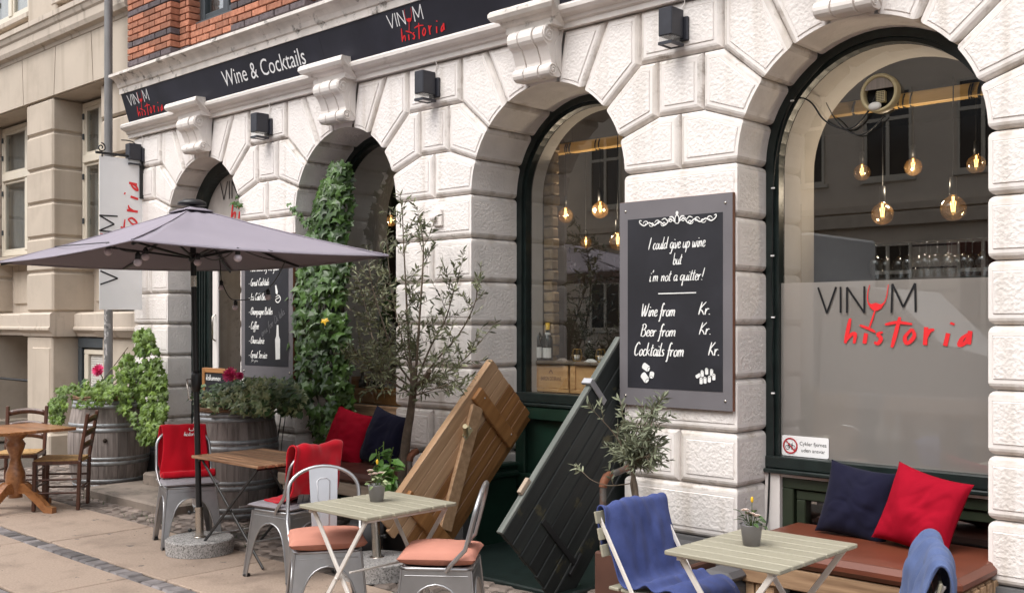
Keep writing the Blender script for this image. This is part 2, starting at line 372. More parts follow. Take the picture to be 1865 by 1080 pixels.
M_['chalk'] = mat('chalk_paint', (.80, .80, .78), .8, var=.05, scale=20)
M_['chalk_dim'] = mat('faded_chalk', (.16, .16, .17), .8, var=.2, scale=20)
M_['ivory'] = mat('ivory_plastic', (.50, .42, .24), .5, var=.05)
M_['foil'] = mat('grey_lid', (.26, .22, .19), .6, var=.2, stretch=(20, 1, 1))
M_['bulbwhite'] = mat('opal_bulb', (.62, .55, .60), .3, var=.02)
M_['bulbglass'] = glass_mat('amber_bulb_glass', 2.5, (.95, .84, .68), film=.10, film_col=(.9, .55, .25))
M_['wineglass'] = glass_mat('wine_glass', 1.85, (.93, .94, .94))
M_['filament'] = emit_mat('filament', (1, .60, .2), 5.0)
M_['bottle'] = mat('dark_bottle_glass', (.012, .014, .010), .12, var=.1, coat=.5)
M_['paper'] = mat('label_paper', (.68, .66, .62), .7, var=.05, scale=20)
M_['yellow'] = mat('yellow_foil', (.75, .45, .02), .4, var=.05)
M_['pot'] = mat('grey_pot', (.27, .26, .275), .6, var=.04)
M_['ivyleaf'] = mat('ivy_leaf', (.028, .066, .014), .38, col2=(.075, .145, .028), scale=3, island=.5, trans=.18)
M_['ivylight'] = mat('light_ivy_leaf', (.075, .14, .018), .5, col2=(.17, .26, .045), scale=3, island=.4, trans=.25)
M_['leafdark'] = mat('shrub_leaf', (.035, .07, .026), .45, col2=(.08, .14, .045), scale=4, island=.4, trans=.15)
M_['leafvar'] = mat('variegated_leaf', (.10, .17, .05), .5, col2=(.42, .46, .27), scale=25, island=.3, trans=.15)
M_['oliveleaf'] = mat('olive_leaf', (.075, .085, .042), .5, col2=(.19, .20, .11), scale=4, island=.5, trans=.15)
M_['oliveleaf2'] = mat('silver_olive_leaf', (.12, .14, .085), .6, col2=(.28, .30, .20), scale=4, island=.4, trans=.15)
M_['bark'] = mat('bark', (.12, .09, .065), .9, var=.3, scale=14, bump=.8, bscale=30, bdist=.01)
M_['twig'] = mat('twig_bark', (.13, .10, .07), .9, var=.3, scale=14)
M_['petalpink'] = mat('pink_petal', (.85, .09, .27), .6, var=.25, scale=20, island=.25, trans=.15)
M_['petalwhite'] = mat('blush_petal', (.86, .74, .66), .6, var=.1, scale=20, island=.1, trans=.15)
M_['terracotta'] = mat('brown_planter', (.085, .035, .022), .8, var=.15)
M_['greyplanter'] = mat('grey_planter', (.085, .082, .086), .6, var=.1)
M_['pipe'] = mat('weathered_pipe', (.14, .13, .12), .55, .5, var=.35, scale=14, spots=(.16, .06, .03), spot_scale=6, spot_lo=.5, spot_hi=.65)
M_['rust'] = mat('rusty_pipe', (.16, .06, .03), .7, .3, var=.4, scale=12)
M_['polegrey'] = mat('grey_pole', (.20, .195, .195), .5, .3, var=.1, scale=6)
M_['sticker'] = mat('stickers', (.08, .08, .085), .7, col2=(.55, .53, .52), scale=26, detail=1)
M_['cable'] = mat('black_cable', (.008, .008, .009), .5, var=.1)
M_['truckwhite'] = mat('truck_white', (.6, .6, .6), .35, var=.03, coat=.3)
M_['tyre'] = mat('tyre', (.012, .012, .012), .8, var=.2)

# ------------------------------------------------------------------ lettering
def text_polys(body, size=1.0, align='CENTER', shear=0.0, sx=1.0, space=1.0):
    cu = bpy.data.curves.new('t', 'FONT'); cu.body = body; cu.size = size; cu.align_x = align; cu.shear = shear
    cu.space_character = space; cu.resolution_u = 3
    ob = bpy.data.objects.new('t', cu); COL.objects.link(ob)
    dg = bpy.context.evaluated_depsgraph_get(); dg.update()
    me = ob.evaluated_get(dg).to_mesh()
    vs = [(v.co.x * sx, v.co.y) for v in me.vertices]; fs = [tuple(p.vertices) for p in me.polygons]
    ob.evaluated_get(dg).to_mesh_clear()
    bpy.data.objects.remove(ob); bpy.data.curves.remove(cu)
    return vs, fs
def put_text(mb, fn, body, u, v, size, mi=0, **k):
    vs, fs = text_polys(body, size, **k)
    mb.add([fn(u + a, v + b, 0) for a, b in vs], fs, mi)
RIB = 0
def catmull(pts, n=5):
    if len(pts) < 3: return pts
    o = []
    for i in range(len(pts) - 1):
        p0 = pts[max(i - 1, 0)]; p1 = pts[i]; p2 = pts[i + 1]; p3 = pts[min(i + 2, len(pts) - 1)]
        for k in range(n):
            t = k / n
            o.append(tuple(.5 * ((2 * b) + (c - a) * t + (2 * a - 5 * b + 4 * c - d) * t * t + (-a + 3 * b - 3 * c + d) * t ** 3) for a, b, c, d in zip(p0, p1, p2, p3)))
    o.append(pts[-1]); return o
def ribbon(mb, fn, pts, w0, mi=0, smooth=True, calli=0.0, n=5):
    if smooth: pts = catmull(pts, n)
    L = []; R = []; k = len(pts)
    for i, p in enumerate(pts):
        a = pts[max(i - 1, 0)]; b = pts[min(i + 1, k - 1)]
        dx, dy = b[0] - a[0], b[1] - a[1]; d = hypot(dx, dy) or 1e-6; dx /= d; dy /= d
        ww = w0 * (1 + calli * (abs(dy) - .5)) / 2
        if smooth and k > 4: ww *= .55 + .45 * min(1, 3 * i / k + .15, 3 * (k - 1 - i) / k + .15)
        L.append((p[0] - dy * ww, p[1] + dx * ww)); R.append((p[0] + dy * ww, p[1] - dx * ww))
    global RIB; RIB = (RIB + 1) % 12
    o = Vector(fn(0, 0, 0)); nn = (Vector(fn(1, 0, 0)) - o).cross(Vector(fn(0, 1, 0)) - o).normalized()
    if nn.dot(EYE - o) < 0: nn.negate()
    off = lambda i: nn * (.0002 * RIB + .00004 * (i % 40))
    vs = [Vector(fn(u, v, 0)) + off(i) for i, (u, v) in enumerate(L)] + [Vector(fn(u, v, 0)) + off(i) for i, (u, v) in enumerate(R)]
    mb.add(vs, [(i, i + 1, k + i + 1, k + i) for i in range(k - 1)], mi)
HW = {  # single-stroke brush hand: advance width ; strokes
 'a': '.5;.42,.40 .25,.50 .05,.30 .08,.05 .22,.02 .40,.25 .44,.48;.44,.48 .38,.12 .44,.0 .55,.12',
 'b': '.5;.12,1.0 .06,.5 .04,.08 .2,.0 .4,.18 .36,.42 .2,.46 .06,.25',
 'c': '.42;.38,.42 .24,.5 .06,.3 .08,.05 .24,.0 .42,.14',
 'd': '.55;.40,.40 .22,.48 .04,.28 .08,.04 .24,.03 .42,.3;.56,1.0 .46,.5 .42,.08 .54,.06',
 'e': '.42;.06,.22 .3,.3 .34,.44 .2,.5 .05,.28 .1,.04 .26,.0 .42,.14',
 'f': '.36;.44,.9 .36,1.02 .22,.8 .12,.2 .0,-.38 -.10,-.34;.0,.42 .36,.48',
 'g': '.5;.42,.42 .24,.5 .05,.3 .1,.06 .26,.06 .42,.32;.44,.48 .36,-.1 .2,-.42 .02,-.36',
 'h': '.5;.16,1.0 .06,.4 .02,.0;.05,.22 .22,.46 .36,.42 .32,.1 .42,.02',
 'i': '.24;.1,.48 .05,.1 .12,.0 .22,.1;.15,.68 .17,.74',
 'k': '.48;.16,1.0 .06,.4 .02,.0;.40,.48 .08,.22 .24,.18 .42,.0',
 'l': '.26;.2,1.0 .1,.5 .05,.1 .12,.0 .24,.1',
 'm': '.78;.06,.48 .02,.0;.04,.2 .2,.46 .32,.42 .28,.0;.31,.2 .46,.46 .6,.42 .56,.08 .68,.02',
 'n': '.52;.06,.48 .02,.0;.04,.2 .22,.46 .36,.42 .32,.08 .44,.02',
 'o': '.46;.26,.48 .06,.34 .06,.08 .2,.0 .38,.16 .38,.4 .24,.49',
 'p': '.5;.08,.5 .02,.0 -.06,-.4;.04,.22 .2,.48 .4,.4 .36,.1 .18,.0 .04,.1',
 'q': '.5;.42,.42 .24,.5 .05,.3 .1,.06 .26,.06 .42,.32;.45,.5 .38,.0 .30,-.42 .42,-.3',
 'r': '.4;.06,.48 .02,.0;.04,.2 .2,.46 .38,.44',
 's': '.38;.34,.44 .18,.48 .1,.36 .28,.18 .2,.02 .0,.04',
 't': '.34;.24,.86 .12,.3 .12,.02 .28,.06;.02,.56 .36,.62',
 'u': '.52;.06,.48 .02,.12 .14,.0 .3,.14 .42,.46;.42,.48 .36,.1 .42,.0 .52,.1',
 'v': '.44;.04,.48 .12,.0 .2,.06 .42,.5',
 'w': '.68;.05,.48 .06,.04 .2,.06 .34,.42;.34,.42 .34,.04 .48,.06 .64,.5',
 'y': '.5;.06,.48 .04,.16 .18,.1 .38,.46;.42,.48 .3,-.1 .12,-.42 -.04,-.34',
 'x': '.44;.04,.46 .36,.02;.38,.48 .0,.02', 'z': '.42;.04,.44 .36,.46 .02,.02 .38,.04',
 'I': '.34;.3,1.0 .16,.5 .04,.0', 'B': '.66;.2,.98 .1,.4 .04,.0;.04,.9 .34,1.02 .56,.84 .4,.58 .16,.52;.2,.54 .5,.46 .52,.14 .28,-.02 .0,.06',
 'C': '.62;.6,.86 .44,1.02 .14,.7 .06,.2 .24,.0 .52,.16', 'K': '.66;.22,1.0 .1,.4 .04,.0;.64,1.0 .14,.48 .34,.3 .56,.0',
 'W': '.96;.08,1.0 .08,.4 .12,.0 .3,.4 .46,.86;.46,.86 .44,.3 .5,.0 .7,.4 .9,1.02', 'G': '.66;.6,.86 .42,1.0 .12,.66 .08,.2 .28,.0 .52,.2 .56,.44;.34,.42 .62,.46 .52,-.1',
 'S': '.5;.5,.9 .32,1.02 .14,.82 .4,.36 .26,.02 .0,.08', 'V': '.6;.1,1.0 .16,.3 .2,.0 .4,.5 .62,1.02', 'F': '.56;.22,.96 .08,.2 .02,.0;.1,.96 .6,1.02;.12,.52 .44,.56', 'D':'.64;.2,.98 .08,.3 .04,.02 .34,.04 .58,.4 .5,.86 .1,1.0',
 '!': '.3;.28,1.04 .16,.5 .1,.26;.06,.06 .07,.0', '.': '.22;.06,.06 .07,.0', "'": '.22;.18,1.0 .1,.78', '-': '.4;.04,.3 .32,.34', ' ': '.36;',
}
def hand_width(t, s, kern=1.0): return sum(float(HW[c].split(';')[0]) for c in t if c in HW) * s * kern
def hand(mb, fn, t, u, v, s, wd=.085, shear=.16, mi=0, align='l', kern=1.0):
    if align == 'c': u -= hand_width(t, s, kern) / 2
    if align == 'r': u -= hand_width(t, s, kern)
    for c in t:
        if c not in HW: continue
        q = HW[c].split(';')
        for st in q[1:]:
            pts = [tuple(map(float, a.split(','))) for a in st.split()]
            if len(pts) < 2: continue
            ribbon(mb, fn, [(u + (x + y * shear) * s * kern, v + y * s) for x, y in pts], wd * s, mi, True, .7, 4)
        u += float(q[0]) * s * kern
LOGO_T = ['0,.92 .34,-.01', '.34,-.01 .69,.92', '.86,.92 .86,0', '1.10,-.01 1.10,.9', '1.10,.9 1.74,.0', '1.74,-.01 1.74,.92', '2.71,-.02 2.74,.98', '2.74,.98 3.12,.18', '3.12,.18 3.52,.98', '3.52,.98 3.54,0']
LOGO_R = ['1.22,-.2 1.12,-.66 1.03,-1.08', '1.05,-1.0 1.24,-.78 1.40,-.74 1.36,-1.08', '1.80,-.72 1.74,-1.08', '1.87,-.56 1.89,-.50', '2.40,-.68 2.22,-.74 2.34,-.9 2.22,-1.08 2.10,-1.02', '3.0,-.16 2.86,-.7 2.72,-1.2', '2.48,-.42 2.9,-.34 3.42,-.40', '3.42,-.56 3.18,-.84 3.26,-1.06 3.5,-.8 3.42,-.56', '3.9,-.5 3.86,-1.1', '3.87,-.9 4.0,-.64 4.17,-.58', '4.62,-.7 4.52,-1.12', '4.74,-.42 4.77,-.35', '5.3,-.7 5.08,-.86 4.98,-1.10 5.2,-.98 5.32,-.66', '5.33,-.62 5.28,-1.06']
GLASS_OUT = ['1.93,.96 1.86,.66 1.88,.34 2.06,.1 2.26,.12 2.46,.34 2.55,.6 2.60,.96']
def logo(fn, u0, v0, s, mbt, mbr, wt=.075, wr=.12):
    for st in LOGO_T:
        ribbon(mbt, fn, [(u0 + x * s, v0 + y * s) for x, y in (tuple(map(float, a.split(','))) for a in st.split())], wt * s, 0, False)
    f2 = lambda st: [(u0 + x * s, v0 + y * s) for x, y in (tuple(map(float, a.split(','))) for a in st.split())]
    for st in LOGO_R: ribbon(mbr, fn, f2(st), wr * s, 0, True, .4, 4)
    for st in GLASS_OUT: ribbon(mbr, fn, f2(st), .04 * s, 0, True, 0, 4)
    poly = [(1.88, .36), (1.98, .3), (2.15, .34), (2.32, .28), (2.46, .36), (2.36, .14), (2.22, .06), (2.05, .08), (1.94, .2)]
    mbr.add([fn(u0 + x * s, v0 + y * s, 0) for x, y in poly], [tuple(range(len(poly)))], 0)
    ribbon(mbr, fn, f2('2.13,.1 2.0,-.3 1.90,-.55'), .07 * s, 0, True, 0, 3)
    ribbon(mbr, fn, f2('1.57,-.44 1.9,-.56 2.14,-.68'), .1 * s, 0, True, 0, 3)
# ================================================================== GROUND
SPR = 2.653
ARCH = [(-9.375, .687, .27), (-7.11, .69, .40), (-4.845, .715, .50), (-2.567, .723, .34)]   # centre, radius, depth of reveal
g = MB(); g.box(-90, 90, -90, 60, -.5, -.12)
tag(g.build('ground', M_['asphalt']), kind='structure')
g = MB(); g.box(-22, 6, -6.2, .6, -.12, -.016, bev=.02)
tag(g.build('pavement_bed', M_['grit']), kind='structure')
g = MB()
def slabs(y0, y1, xs):
    for a, b in zip(xs[:-1], xs[1:]): g.box(a + .007, b - .007, y0 + .007, y1 - .007, -.03, rnd(-.003, .002), 0, .006)
slabs(-2.06, -1.22, [-18, -15.9, -14, -12.2, -10.9, -9.46, -8.09, -6.33, -4.95, -3.4, -1.9, -.4, 1.2, 3])
slabs(-2.86, -2.20, [-18, -16, -14.2, -12, -10.2, -8.24, -6.55, -5.1, -3.5, -1.7, 0, 1.5, 3])
slabs(-3.78, -3.0, [-18, -15, -13, -11, -9.2, -7.4, -5.8, -4, -2.4, -.8, 1, 3])
slabs(-6.1, -5.6, [-18 + 1.5 * i for i in range(15)])
tag(g.build('paving_slabs', M_['slab']), kind='structure')
g = MB()
def setts(y0, y1, x0, x1, dx):
    x = x0
    while x < x1:
        d = dx * rnd(.75, 1.3); j = rnd(-.008, .008)
        T = Matrix.Translation((x + d / 2, (y0 + y1) / 2 + j, rnd(-.008, .002))) @ Matrix.Rotation(rnd(-.08, .08), 4, 'Z') @ Matrix.Rotation(rnd(-.03, .03), 4, 'X')
        g.box(-d / 2 + .006, d / 2 - .006, (y0 - y1) / 2 + .008, (y1 - y0) / 2 - .008, -.04, .0, 0, .012, T); x += d
setts(-2.2, -2.06, -14, 2, .13); setts(-3.0, -2.86, -14, 2, .13)
for k in range(12): setts(-5.6 + k * .152, -5.46 + k * .152, -14, 2, .13)
tag(g.build('sett_strips', M_['sett']), kind='structure')
g = MB()
for row in range(13):
    y = -1.21 + row * .118; x = -12.5 + rnd(0, .1)
    while x < -.5:
        d = rnd(.11, .19); yy = y + .03 * sin(x * 2.3 + row * .4)
        T = Matrix.Translation((x + d / 2, yy + .06, rnd(-.008, .006))) @ Matrix.Rotation(.25 + rnd(-.14, .14), 4, 'Z') @ Matrix.Rotation(rnd(-.06, .06), 4, 'X')
        g.box(-d / 2 + .008, d / 2 - .008, -.052, .052, -.05, .0, 0, .016, T); x += d + .004
tag(g.build('cobblestones', M_['cobble']), kind='structure')
g = MB(); random.seed(9)
for i in range(520):      # grit, crumbs and bits of leaf lying on the slabs
    x = rnd(-11, -2); y = rnd(-3.4, -1.2)
    if rnd(0, 1) > .35 + .65 * (y > -1.5): continue
    r = rnd(.002, .008); a = rnd(0, 6.28)
    g.add([(x + r * cos(a + t) * rnd(.5, 1.4), y + r * sin(a + t) * rnd(.5, 1.2), .001 + (.003 if t == 0 else rnd(0, .002))) for t in (0, 1.57, 3.14, 4.71)], [(0, 1, 2, 3)])
tag(g.build('street_grit', M_['grit'], recalc=False), 'grit and dry leaf crumbs scattered on the paving slabs', 'grit', kind='stuff')
g = MB()
random.seed(5)
for i in range(900):
    x = rnd(-10.5, -4.2); y = rnd(-1.2, -.35)
    if nz(x * 1.3, y * 2.2, 7) < .18: continue
    h = rnd(.02, .07); a = rnd(0, 6.28); dx, dy = .004 * cos(a), .004 * sin(a); t = rnd(-.03, .03)
    g.add([(x - dx, y - dy, -.01), (x + dx, y + dy, -.01), (x + t, y + rnd(-.03, .03), h)], [(0, 1, 2)])
tag(g.build('moss_and_weeds', M_['leafdark'], recalc=False), 'green weeds and grass growing in the cobblestone joints', 'weeds', kind='stuff')

# ================================================================== CAFE BUILDING
cafe = thing('cafe_building', 'white roughcast corner cafe with four arched openings and red brick above', 'building', (-5, .4, 0))
def inset(poly, offs):
    n = len(poly); out = []
    A = sum(poly[i][0] * poly[(i + 1) % n][1] - poly[(i + 1) % n][0] * poly[i][1] for i in range(n))
    sg = 1 if A > 0 else -1
    L = []
    for i in range(n):
        x0, y0 = poly[i]; x1, y1 = poly[(i + 1) % n]; dx, dy = x1 - x0, y1 - y0; d = hypot(dx, dy)
        nx, ny = -dy / d * sg, dx / d * sg
        L.append((x0 + nx * offs[i], y0 + ny * offs[i], dx / d, dy / d, nx, ny))
    for i in range(n):
        a = L[i - 1]; b = L[i]; cr = a[2] * b[3] - a[3] * b[2]
        if abs(cr) < .12:
            o = (offs[i - 1] + offs[i]) / 2; nx, ny = a[4] + b[4], a[5] + b[5]; q = hypot(nx, ny)
            out.append((poly[i][0] + nx / q * o, poly[i][1] + ny / q * o))
        else:
            t = ((b[0] - a[0]) * b[3] - (b[1] - a[1]) * b[2]) / cr
            out.append((a[0] + a[2] * t, a[1] + a[3] * t))
    return out
GD, GW = .045, .036
RINGS = [(GW * (1 - cos(a)), GD * (1 - sin(a)), GD * (1 - sin(a)), 2) for a in (0, pi / 8, pi / 4, 3 * pi / 8, pi / 2)] + [(.053, 0, .017, 0), (.056, .003, .02, 0), (.060, -.005, .026, 0)]
mas = MB()
def block(poly, fl, y0=0.0):
    n = len(poly); prev = None
    for oj, dep, oo, mi in RINGS:
        q = inset(poly, [oo if f == 'o' else oj for f in fl])
        cur = [(x, y0 + dep, z) for x, z in q]
        if prev: mas.add(prev + cur, [(i, (i + 1) % n, n + (i + 1) % n, n + i) for i in range(n)], mi)
        prev = cur
    mas.add(prev, [tuple(range(n))], 1)
def rect(x0, x1, z0, z1, L='j', R='j'): block([(x0, z0), (x1, z0), (x1, z1), (x0, z1)], ['j', R, 'j', L])
ZR = [.36, .688, 1.016, 1.343, 1.671, 1.998, 2.326, SPR]
Z1, Z2, Z3 = 3.0, 3.355, 3.70
XL, XR = -10.78, 3.0
edges = [XL] + sum([[c - r, c + r] for c, r, d in ARCH], []) + [XR]
for k in range(5):                       # the piers
    a, b = edges[2 * k], edges[2 * k + 1]
    fl, fr = 'o', ('o' if k < 4 else 'j')
    for i in range(7):
        z0, z1 = ZR[i], ZR[i + 1]
        if k == 4:
            m1, m2 = a + .85, a + 2.2
            if i % 2: rect(a, a + .42, z0, z1, 'o', 'j'); rect(a + .42, m1, z0, z1); rect(m1, m2, z0, z1); rect(m2, b, z0, z1)
            else: rect(a, m1, z0, z1, 'o'); rect(m1, b, z0, z1)
        elif i % 2: m = (a + b) / 2; rect(a, m, z0, z1, fl, 'j'); rect(m, b, z0, z1, 'j', fr)
        else: rect(a, b, z0, z1, fl, fr)
def half(c, r, sgn, lim):
    """voussoirs on one side of an arch; lim = x of the vertical joint in the middle of the pier"""
    ap = lambda d0, d1: [(c + sgn * r * cos(radians(t)), SPR + r * sin(radians(t))) for t in [d0 + (d1 - d0) * i / 5 for i in range(6)]]
    def pg(pts, narc): block(pts, ['o'] * 5 + ['j'] * (len(pts) - 5))
    X = lambda dx: c + sgn * dx
    pg(ap(0, 20) + [(X(.97), Z1), (lim, Z1), (lim, SPR)], 5)
    pg(ap(20, 40) + [(X(.83), Z2), (X(.97), Z2), (X(.97), Z1)], 5)
    pg(ap(40, 60) + [(X(.565), Z3), (X(.83), Z3), (X(.83), Z2)], 5)
    pg(ap(60, 80) + [(X(.19), Z3), (X(.565), Z3)], 5)
for i, (c, r, d) in enumerate(ARCH):
    ll = (ARCH[i - 1][0] + c) / 2 if i else XL
    lr = (ARCH[i + 1][0] + c) / 2 if i < 3 else c + 1.135
    half(c, r, -1, ll); half(c, r, 1, lr)
    if i:
        p = ARCH[i - 1][0]
        rect(p + .97, c - .97, Z1, Z2); rect(p + .83, c - .83, Z2, Z3)
    else:
        rect(XL, c - .97, Z1, Z2, 'o'); rect(XL, c - .83, Z2, Z3, 'o')
    if i == 3:
        rect(lr, XR, SPR, Z1); rect(c + .97, XR, Z1, Z2); rect(c + .83, XR, Z2, Z3)
    q = [(c + r * cos(radians(t)), SPR + r * sin(radians(t))) for t in (80, 84, 88, 92, 96, 100)]
    mas.box(c - .3, c + .3, .062, .3, 3.45, 3.72, 2); mas.add([(x, .0, z) for x, z in q] + [(c - .19, 0, Z3), (c + .19, 0, Z3)], [tuple(range(8))], 0)
def groove(dist):
    if dist >= GW: return 0.0
    a = math.acos(max(-1, min(1, 1 - dist / GW))); return GD * (1 - sin(a))
for c, r, D in ARCH:                       # the reveals, block by block
    J = [('l', z) for z in ZR] + [('a', t) for t in range(160, 0, -20) if t not in (80, 100)] + [('r', z) for z in reversed(ZR)]
    J = [j for j in J]
    def pt(s):   # arc length -> point, outward normal
        h = SPR - .36
        if s <= h: return (c - r, .36 + s), (-1, 0)
        if s <= h + pi * r:
            t = pi - (s - h) / r; return (c + r * cos(t), SPR + r * sin(t)), (cos(t), sin(t))
        return (c + r, SPR - (s - h - pi * r)), (1, 0)
    def sl(j):
        h = SPR - .36
        if j[0] == 'l': return j[1] - .36
        if j[0] == 'a': return h + radians(180 - j[1]) * r
        return h + pi * r + (SPR - j[1])
    S = [sl(j) for j in J]
    for a, b in zip(S[:-1], S[1:]):
        if b - a < .02: continue
        prof = [GW * (1 - cos(x)) for x in (0, pi / 8, pi / 4, 3 * pi / 8, pi / 2)] + [.056]
        inner = [.056 + (b - a - .112) * i / 8 for i in range(1, 8)]
        ss = [a + x for x in prof] + [a + x for x in inner] + [b - x for x in reversed(prof)]
        cols = []
        for s in ss:
            p, n = pt(s); d = groove(min(s - a, b - s)); px, pz = p[0] + n[0] * d, p[1] + n[1] * d
            cols.append([(px, d, pz), (px, .03, pz), (px, max(.04, D - .03), pz), (px, D, pz)])
        for i in range(len(ss) - 1):
            gr = i < 4 or i >= len(ss) - 5; mg = i == 4 or i == len(ss) - 6
            for k in range(3):
                mas.add([cols[i][k], cols[i + 1][k], cols[i + 1][k + 1], cols[i][k + 1]], [(0, 1, 2, 3)], 2 if gr else (0 if (mg or k != 1) else 3))
# left return of the building
for i in range(7): mas.box(XL + .002, XL + .5, .05, 1.0, ZR[i] + .01, ZR[i + 1] - .01, 1, .03)
mas.box(XL + .01, XL + .6, .046, 1.0, .36, 3.7, 2)
mas.build('rusticated_wall', [M_['stucco'], M_['rough'], M_['joint'], M_['soffit']], cafe)
# plinth
for k in range(5):
    pl = MB(); a, b = edges[2 * k], edges[2 * k + 1]
    pl.profile_x([(.5, -.1), (-.085, -.1), (-.085, .30), (-.07, .325), (-.03, .335), (-.025, .36), (.5, .36)], a - .0, b + .0)
    pl.build('plinth', M_['plinth'], cafe)
# string course under the sign, breaking forward over the consoles
PROF = [(.05, 3.70), (-.028, 3.70), (-.028, 3.735), (-.05, 3.745), (-.058, 3.768), (-.098, 3.780), (-.118, 3.80), (-.122, 3.825), (-.11, 3.842), (-.06, 3.852), (.05, 3.856)]
st = MB(); st.profile_x(PROF, -10.87, XR)
st.build('string_course', M_['trim'], cafe)
for c, r, d in ARCH:
    cp = MB()
    P2 = [(.0, 3.712), (-.15, 3.712), (-.15, 3.755), (-.175, 3.768), (-.19, 3.79), (-.235, 3.80), (-.252, 3.825), (-.25, 3.85), (-.235, 3.868), (-.17, 3.88), (.0, 3.885)]
    wd = [.215, .215, .215, .235, .245, .285, .30, .30, .29, .25, .25]
    n = len(P2); vs = [(c - k, y, z) for (y, z), k in zip(P2, wd)] + [(c + k, y, z) for (y, z), k in zip(P2, wd)]
    cp.add(vs, [(i, (i + 1) % n, n + (i + 1) % n, n + i) for i in range(n)] + [tuple(range(n)), tuple(range(2 * n - 1, n - 1, -1))])
    co = MB()
    arc = lambda cy, cz, rr, a0, a1, m=7: [(cy + rr * cos(radians(a0 + (a1 - a0) * i / m)), cz + rr * sin(radians(a0 + (a1 - a0) * i / m))) for i in range(m + 1)]
    def scroll(k, dy=0.0): return [(y_ + dy, z_) for y_, z_ in scroll0(k)]
    def scroll0(k): return [(.0, 3.72)] + [(-.13, 3.72)] + arc(-.13, 3.652, .066 * k, 95, 250) + [(-.140, 3.575), (-.118, 3.53), (-.10, 3.485), (-.10, 3.462)] + arc(-.088, 3.418, .046 * k, 120, 290) + [(-.03, 3.376), (.0, 3.39)]
    for a, b, k in ((-.165, -.075, 1.0), (.075, .165, 1.0), (-.062, .062, 1.06)): co.profile_x(scroll(k), c + a, c + b, smooth=False)
    co.profile_x(scroll(.82, .014), c - .155, c + .155)
    for sx in (-1, 1):
        for cy, cz, rr in ((-.13, 3.652, .064), (-.088, 3.418, .044)):
            sp = [(c + sx * .168, cy + rr * (1 - t / 26.) * cos(t * .55 + .6), cz + rr * (1 - t / 26.) * sin(t * .55 + .6)) for t in range(25)]
            co.tube(sp, .0075, 5); co.sphere((c + sx * .166, cy, cz), .013, 8, 6)
        co.prism([(.0, 3.70), (-.07, 3.60), (-.06, 3.47), (.0, 3.40)], lambda u, v, d, s=sx: (c + s * d, u, v), .16, .172)
    k_ = cp.build('console_cap', [M_['trim_top'] if c > -5.5 and c < -4 else M_['trim']], cafe)
    co.build('console', M_['trim'], cafe)
# upper cornice
CP = [(.05, 4.13), (-.205, 4.13), (-.205, 4.19), (-.22, 4.196), (-.235, 4.235), (-.275, 4.275), (-.30, 4.285), (-.325, 4.29), (-.325, 4.318), (-.30, 4.328), (-.16, 4.37), (-.02, 4.44), (.05, 4.45)]
st = MB()
xx = -10.72
while xx < XR:
    e = min(XR, xx + 1.4); st.profile_x(CP, xx + .002, e - .001); xx = e
random.seed(3)
st.build('cornice', M_['trim_top'], cafe)
# brick storey
br = MB(); W0, W1, WZ = -9.62, -8.68, 4.74
br.box(XL + .08, W0 - .1, .012, .5, 4.44, 6.2, 1); br.box(W1 + .1, XR, .012, .5, 4.44, 6.2, 1); br.box(W0 - .1, W1 + .1, .03, .5, 4.44, WZ - .07, 1)
def bricks(x0, x1, y, z0, z1, dark=()):
    k = 0; z = z0
    while z < z1:
        x = x0 - (.12 if k % 2 else 0); mi = 2 if k in dark else 0
        while x < x1 - .01:
            a, b = max(x, x0), min(x + .228, x1)
            if b - a > .03: br.box(a, b - .004, y - .012 + rnd(-.002, .002), y + .12, z, z + .056, mi, .004)
            x += .24
        z += .067; k += 1
bricks(-10.72, -9.80, -.10, 4.44, 5.5, (0, 3, 8)); bricks(-9.80, W0, .0, 4.44, 5.5, (0,)); bricks(W0, W1, .02, 4.44, WZ - .06, (0,))
bricks(W1, -7.5, -.10, 4.44, 5.5, (0, 3, 8)); bricks(-7.5, -5.6, 0, 4.44, 5.2, (0,))
br.build('brick_wall', [M_['brick'], M_['mortar'], M_['brick_dark']], cafe)
wf = MB(); wf.box(W0, W1, .06, .22, WZ - .06, WZ, 0, .008)
for a, b in ((W0, W0 + .07), (W1 - .07, W1), ((W0 + W1) / 2 - .05, (W0 + W1) / 2 + .05)): wf.box(a, b, .12, .2, WZ + .001, 6.2, 0, .01)
wf.box(W0 + .07, W1 - .07, .13, .19, WZ + .001, WZ + .09, 0, .01)
wo = wf.build('upper_window', M_['slate'], cafe)
p = MB(); p.box(W0 + .07, W1 - .07, .165, .17, WZ + .05, 6.2); p.build('pane', M_['glass'], wo)
p = MB()
for k in range(60): x = W0 + (W1 - W0) * k / 60; p.box(x, x + .016, .24 + .01 * sin(k * 1.3), .25 + .01 * sin(k * 1.3), WZ, 6.2)
p.build('curtain', M_['curtain'], wo)

# ---- openings
def arch_path(c, r, z0, n=28): return [(c - r, z0)] + [(c + r * cos(pi - pi * i / n), SPR + r * sin(pi - pi * i / n)) for i in range(n + 1)] + [(c + r, z0)]
def arch_ring(mb, c, r0, r1, z0, y0, y1, mi=0, n=28):
    A = arch_path(c, r0, z0, n); B = arch_path(c, r1, z0, n); k = len(A)
    vs = [(x, y0, z) for x, z in A] + [(x, y0, z) for x, z in B] + [(x, y1, z) for x, z in A] + [(x, y1, z) for x, z in B]
    fs = []
    for i in range(k - 1):
        fs += [(i, i + 1, k + i + 1, k + i), (2 * k + i, 3 * k + i, 3 * k + i + 1, 2 * k + i + 1), (i, 2 * k + i, 2 * k + i + 1, i + 1), (k + i, k + i + 1, 3 * k + i + 1, 3 * k + i)]
    mb.add(vs, fs, mi)
def arch_plate(mb, c, r, z0, y, mi=0, n=28): mb.add([(x, y, z) for x, z in arch_path(c, r, z0, n)], [tuple(range(n + 3))], mi)
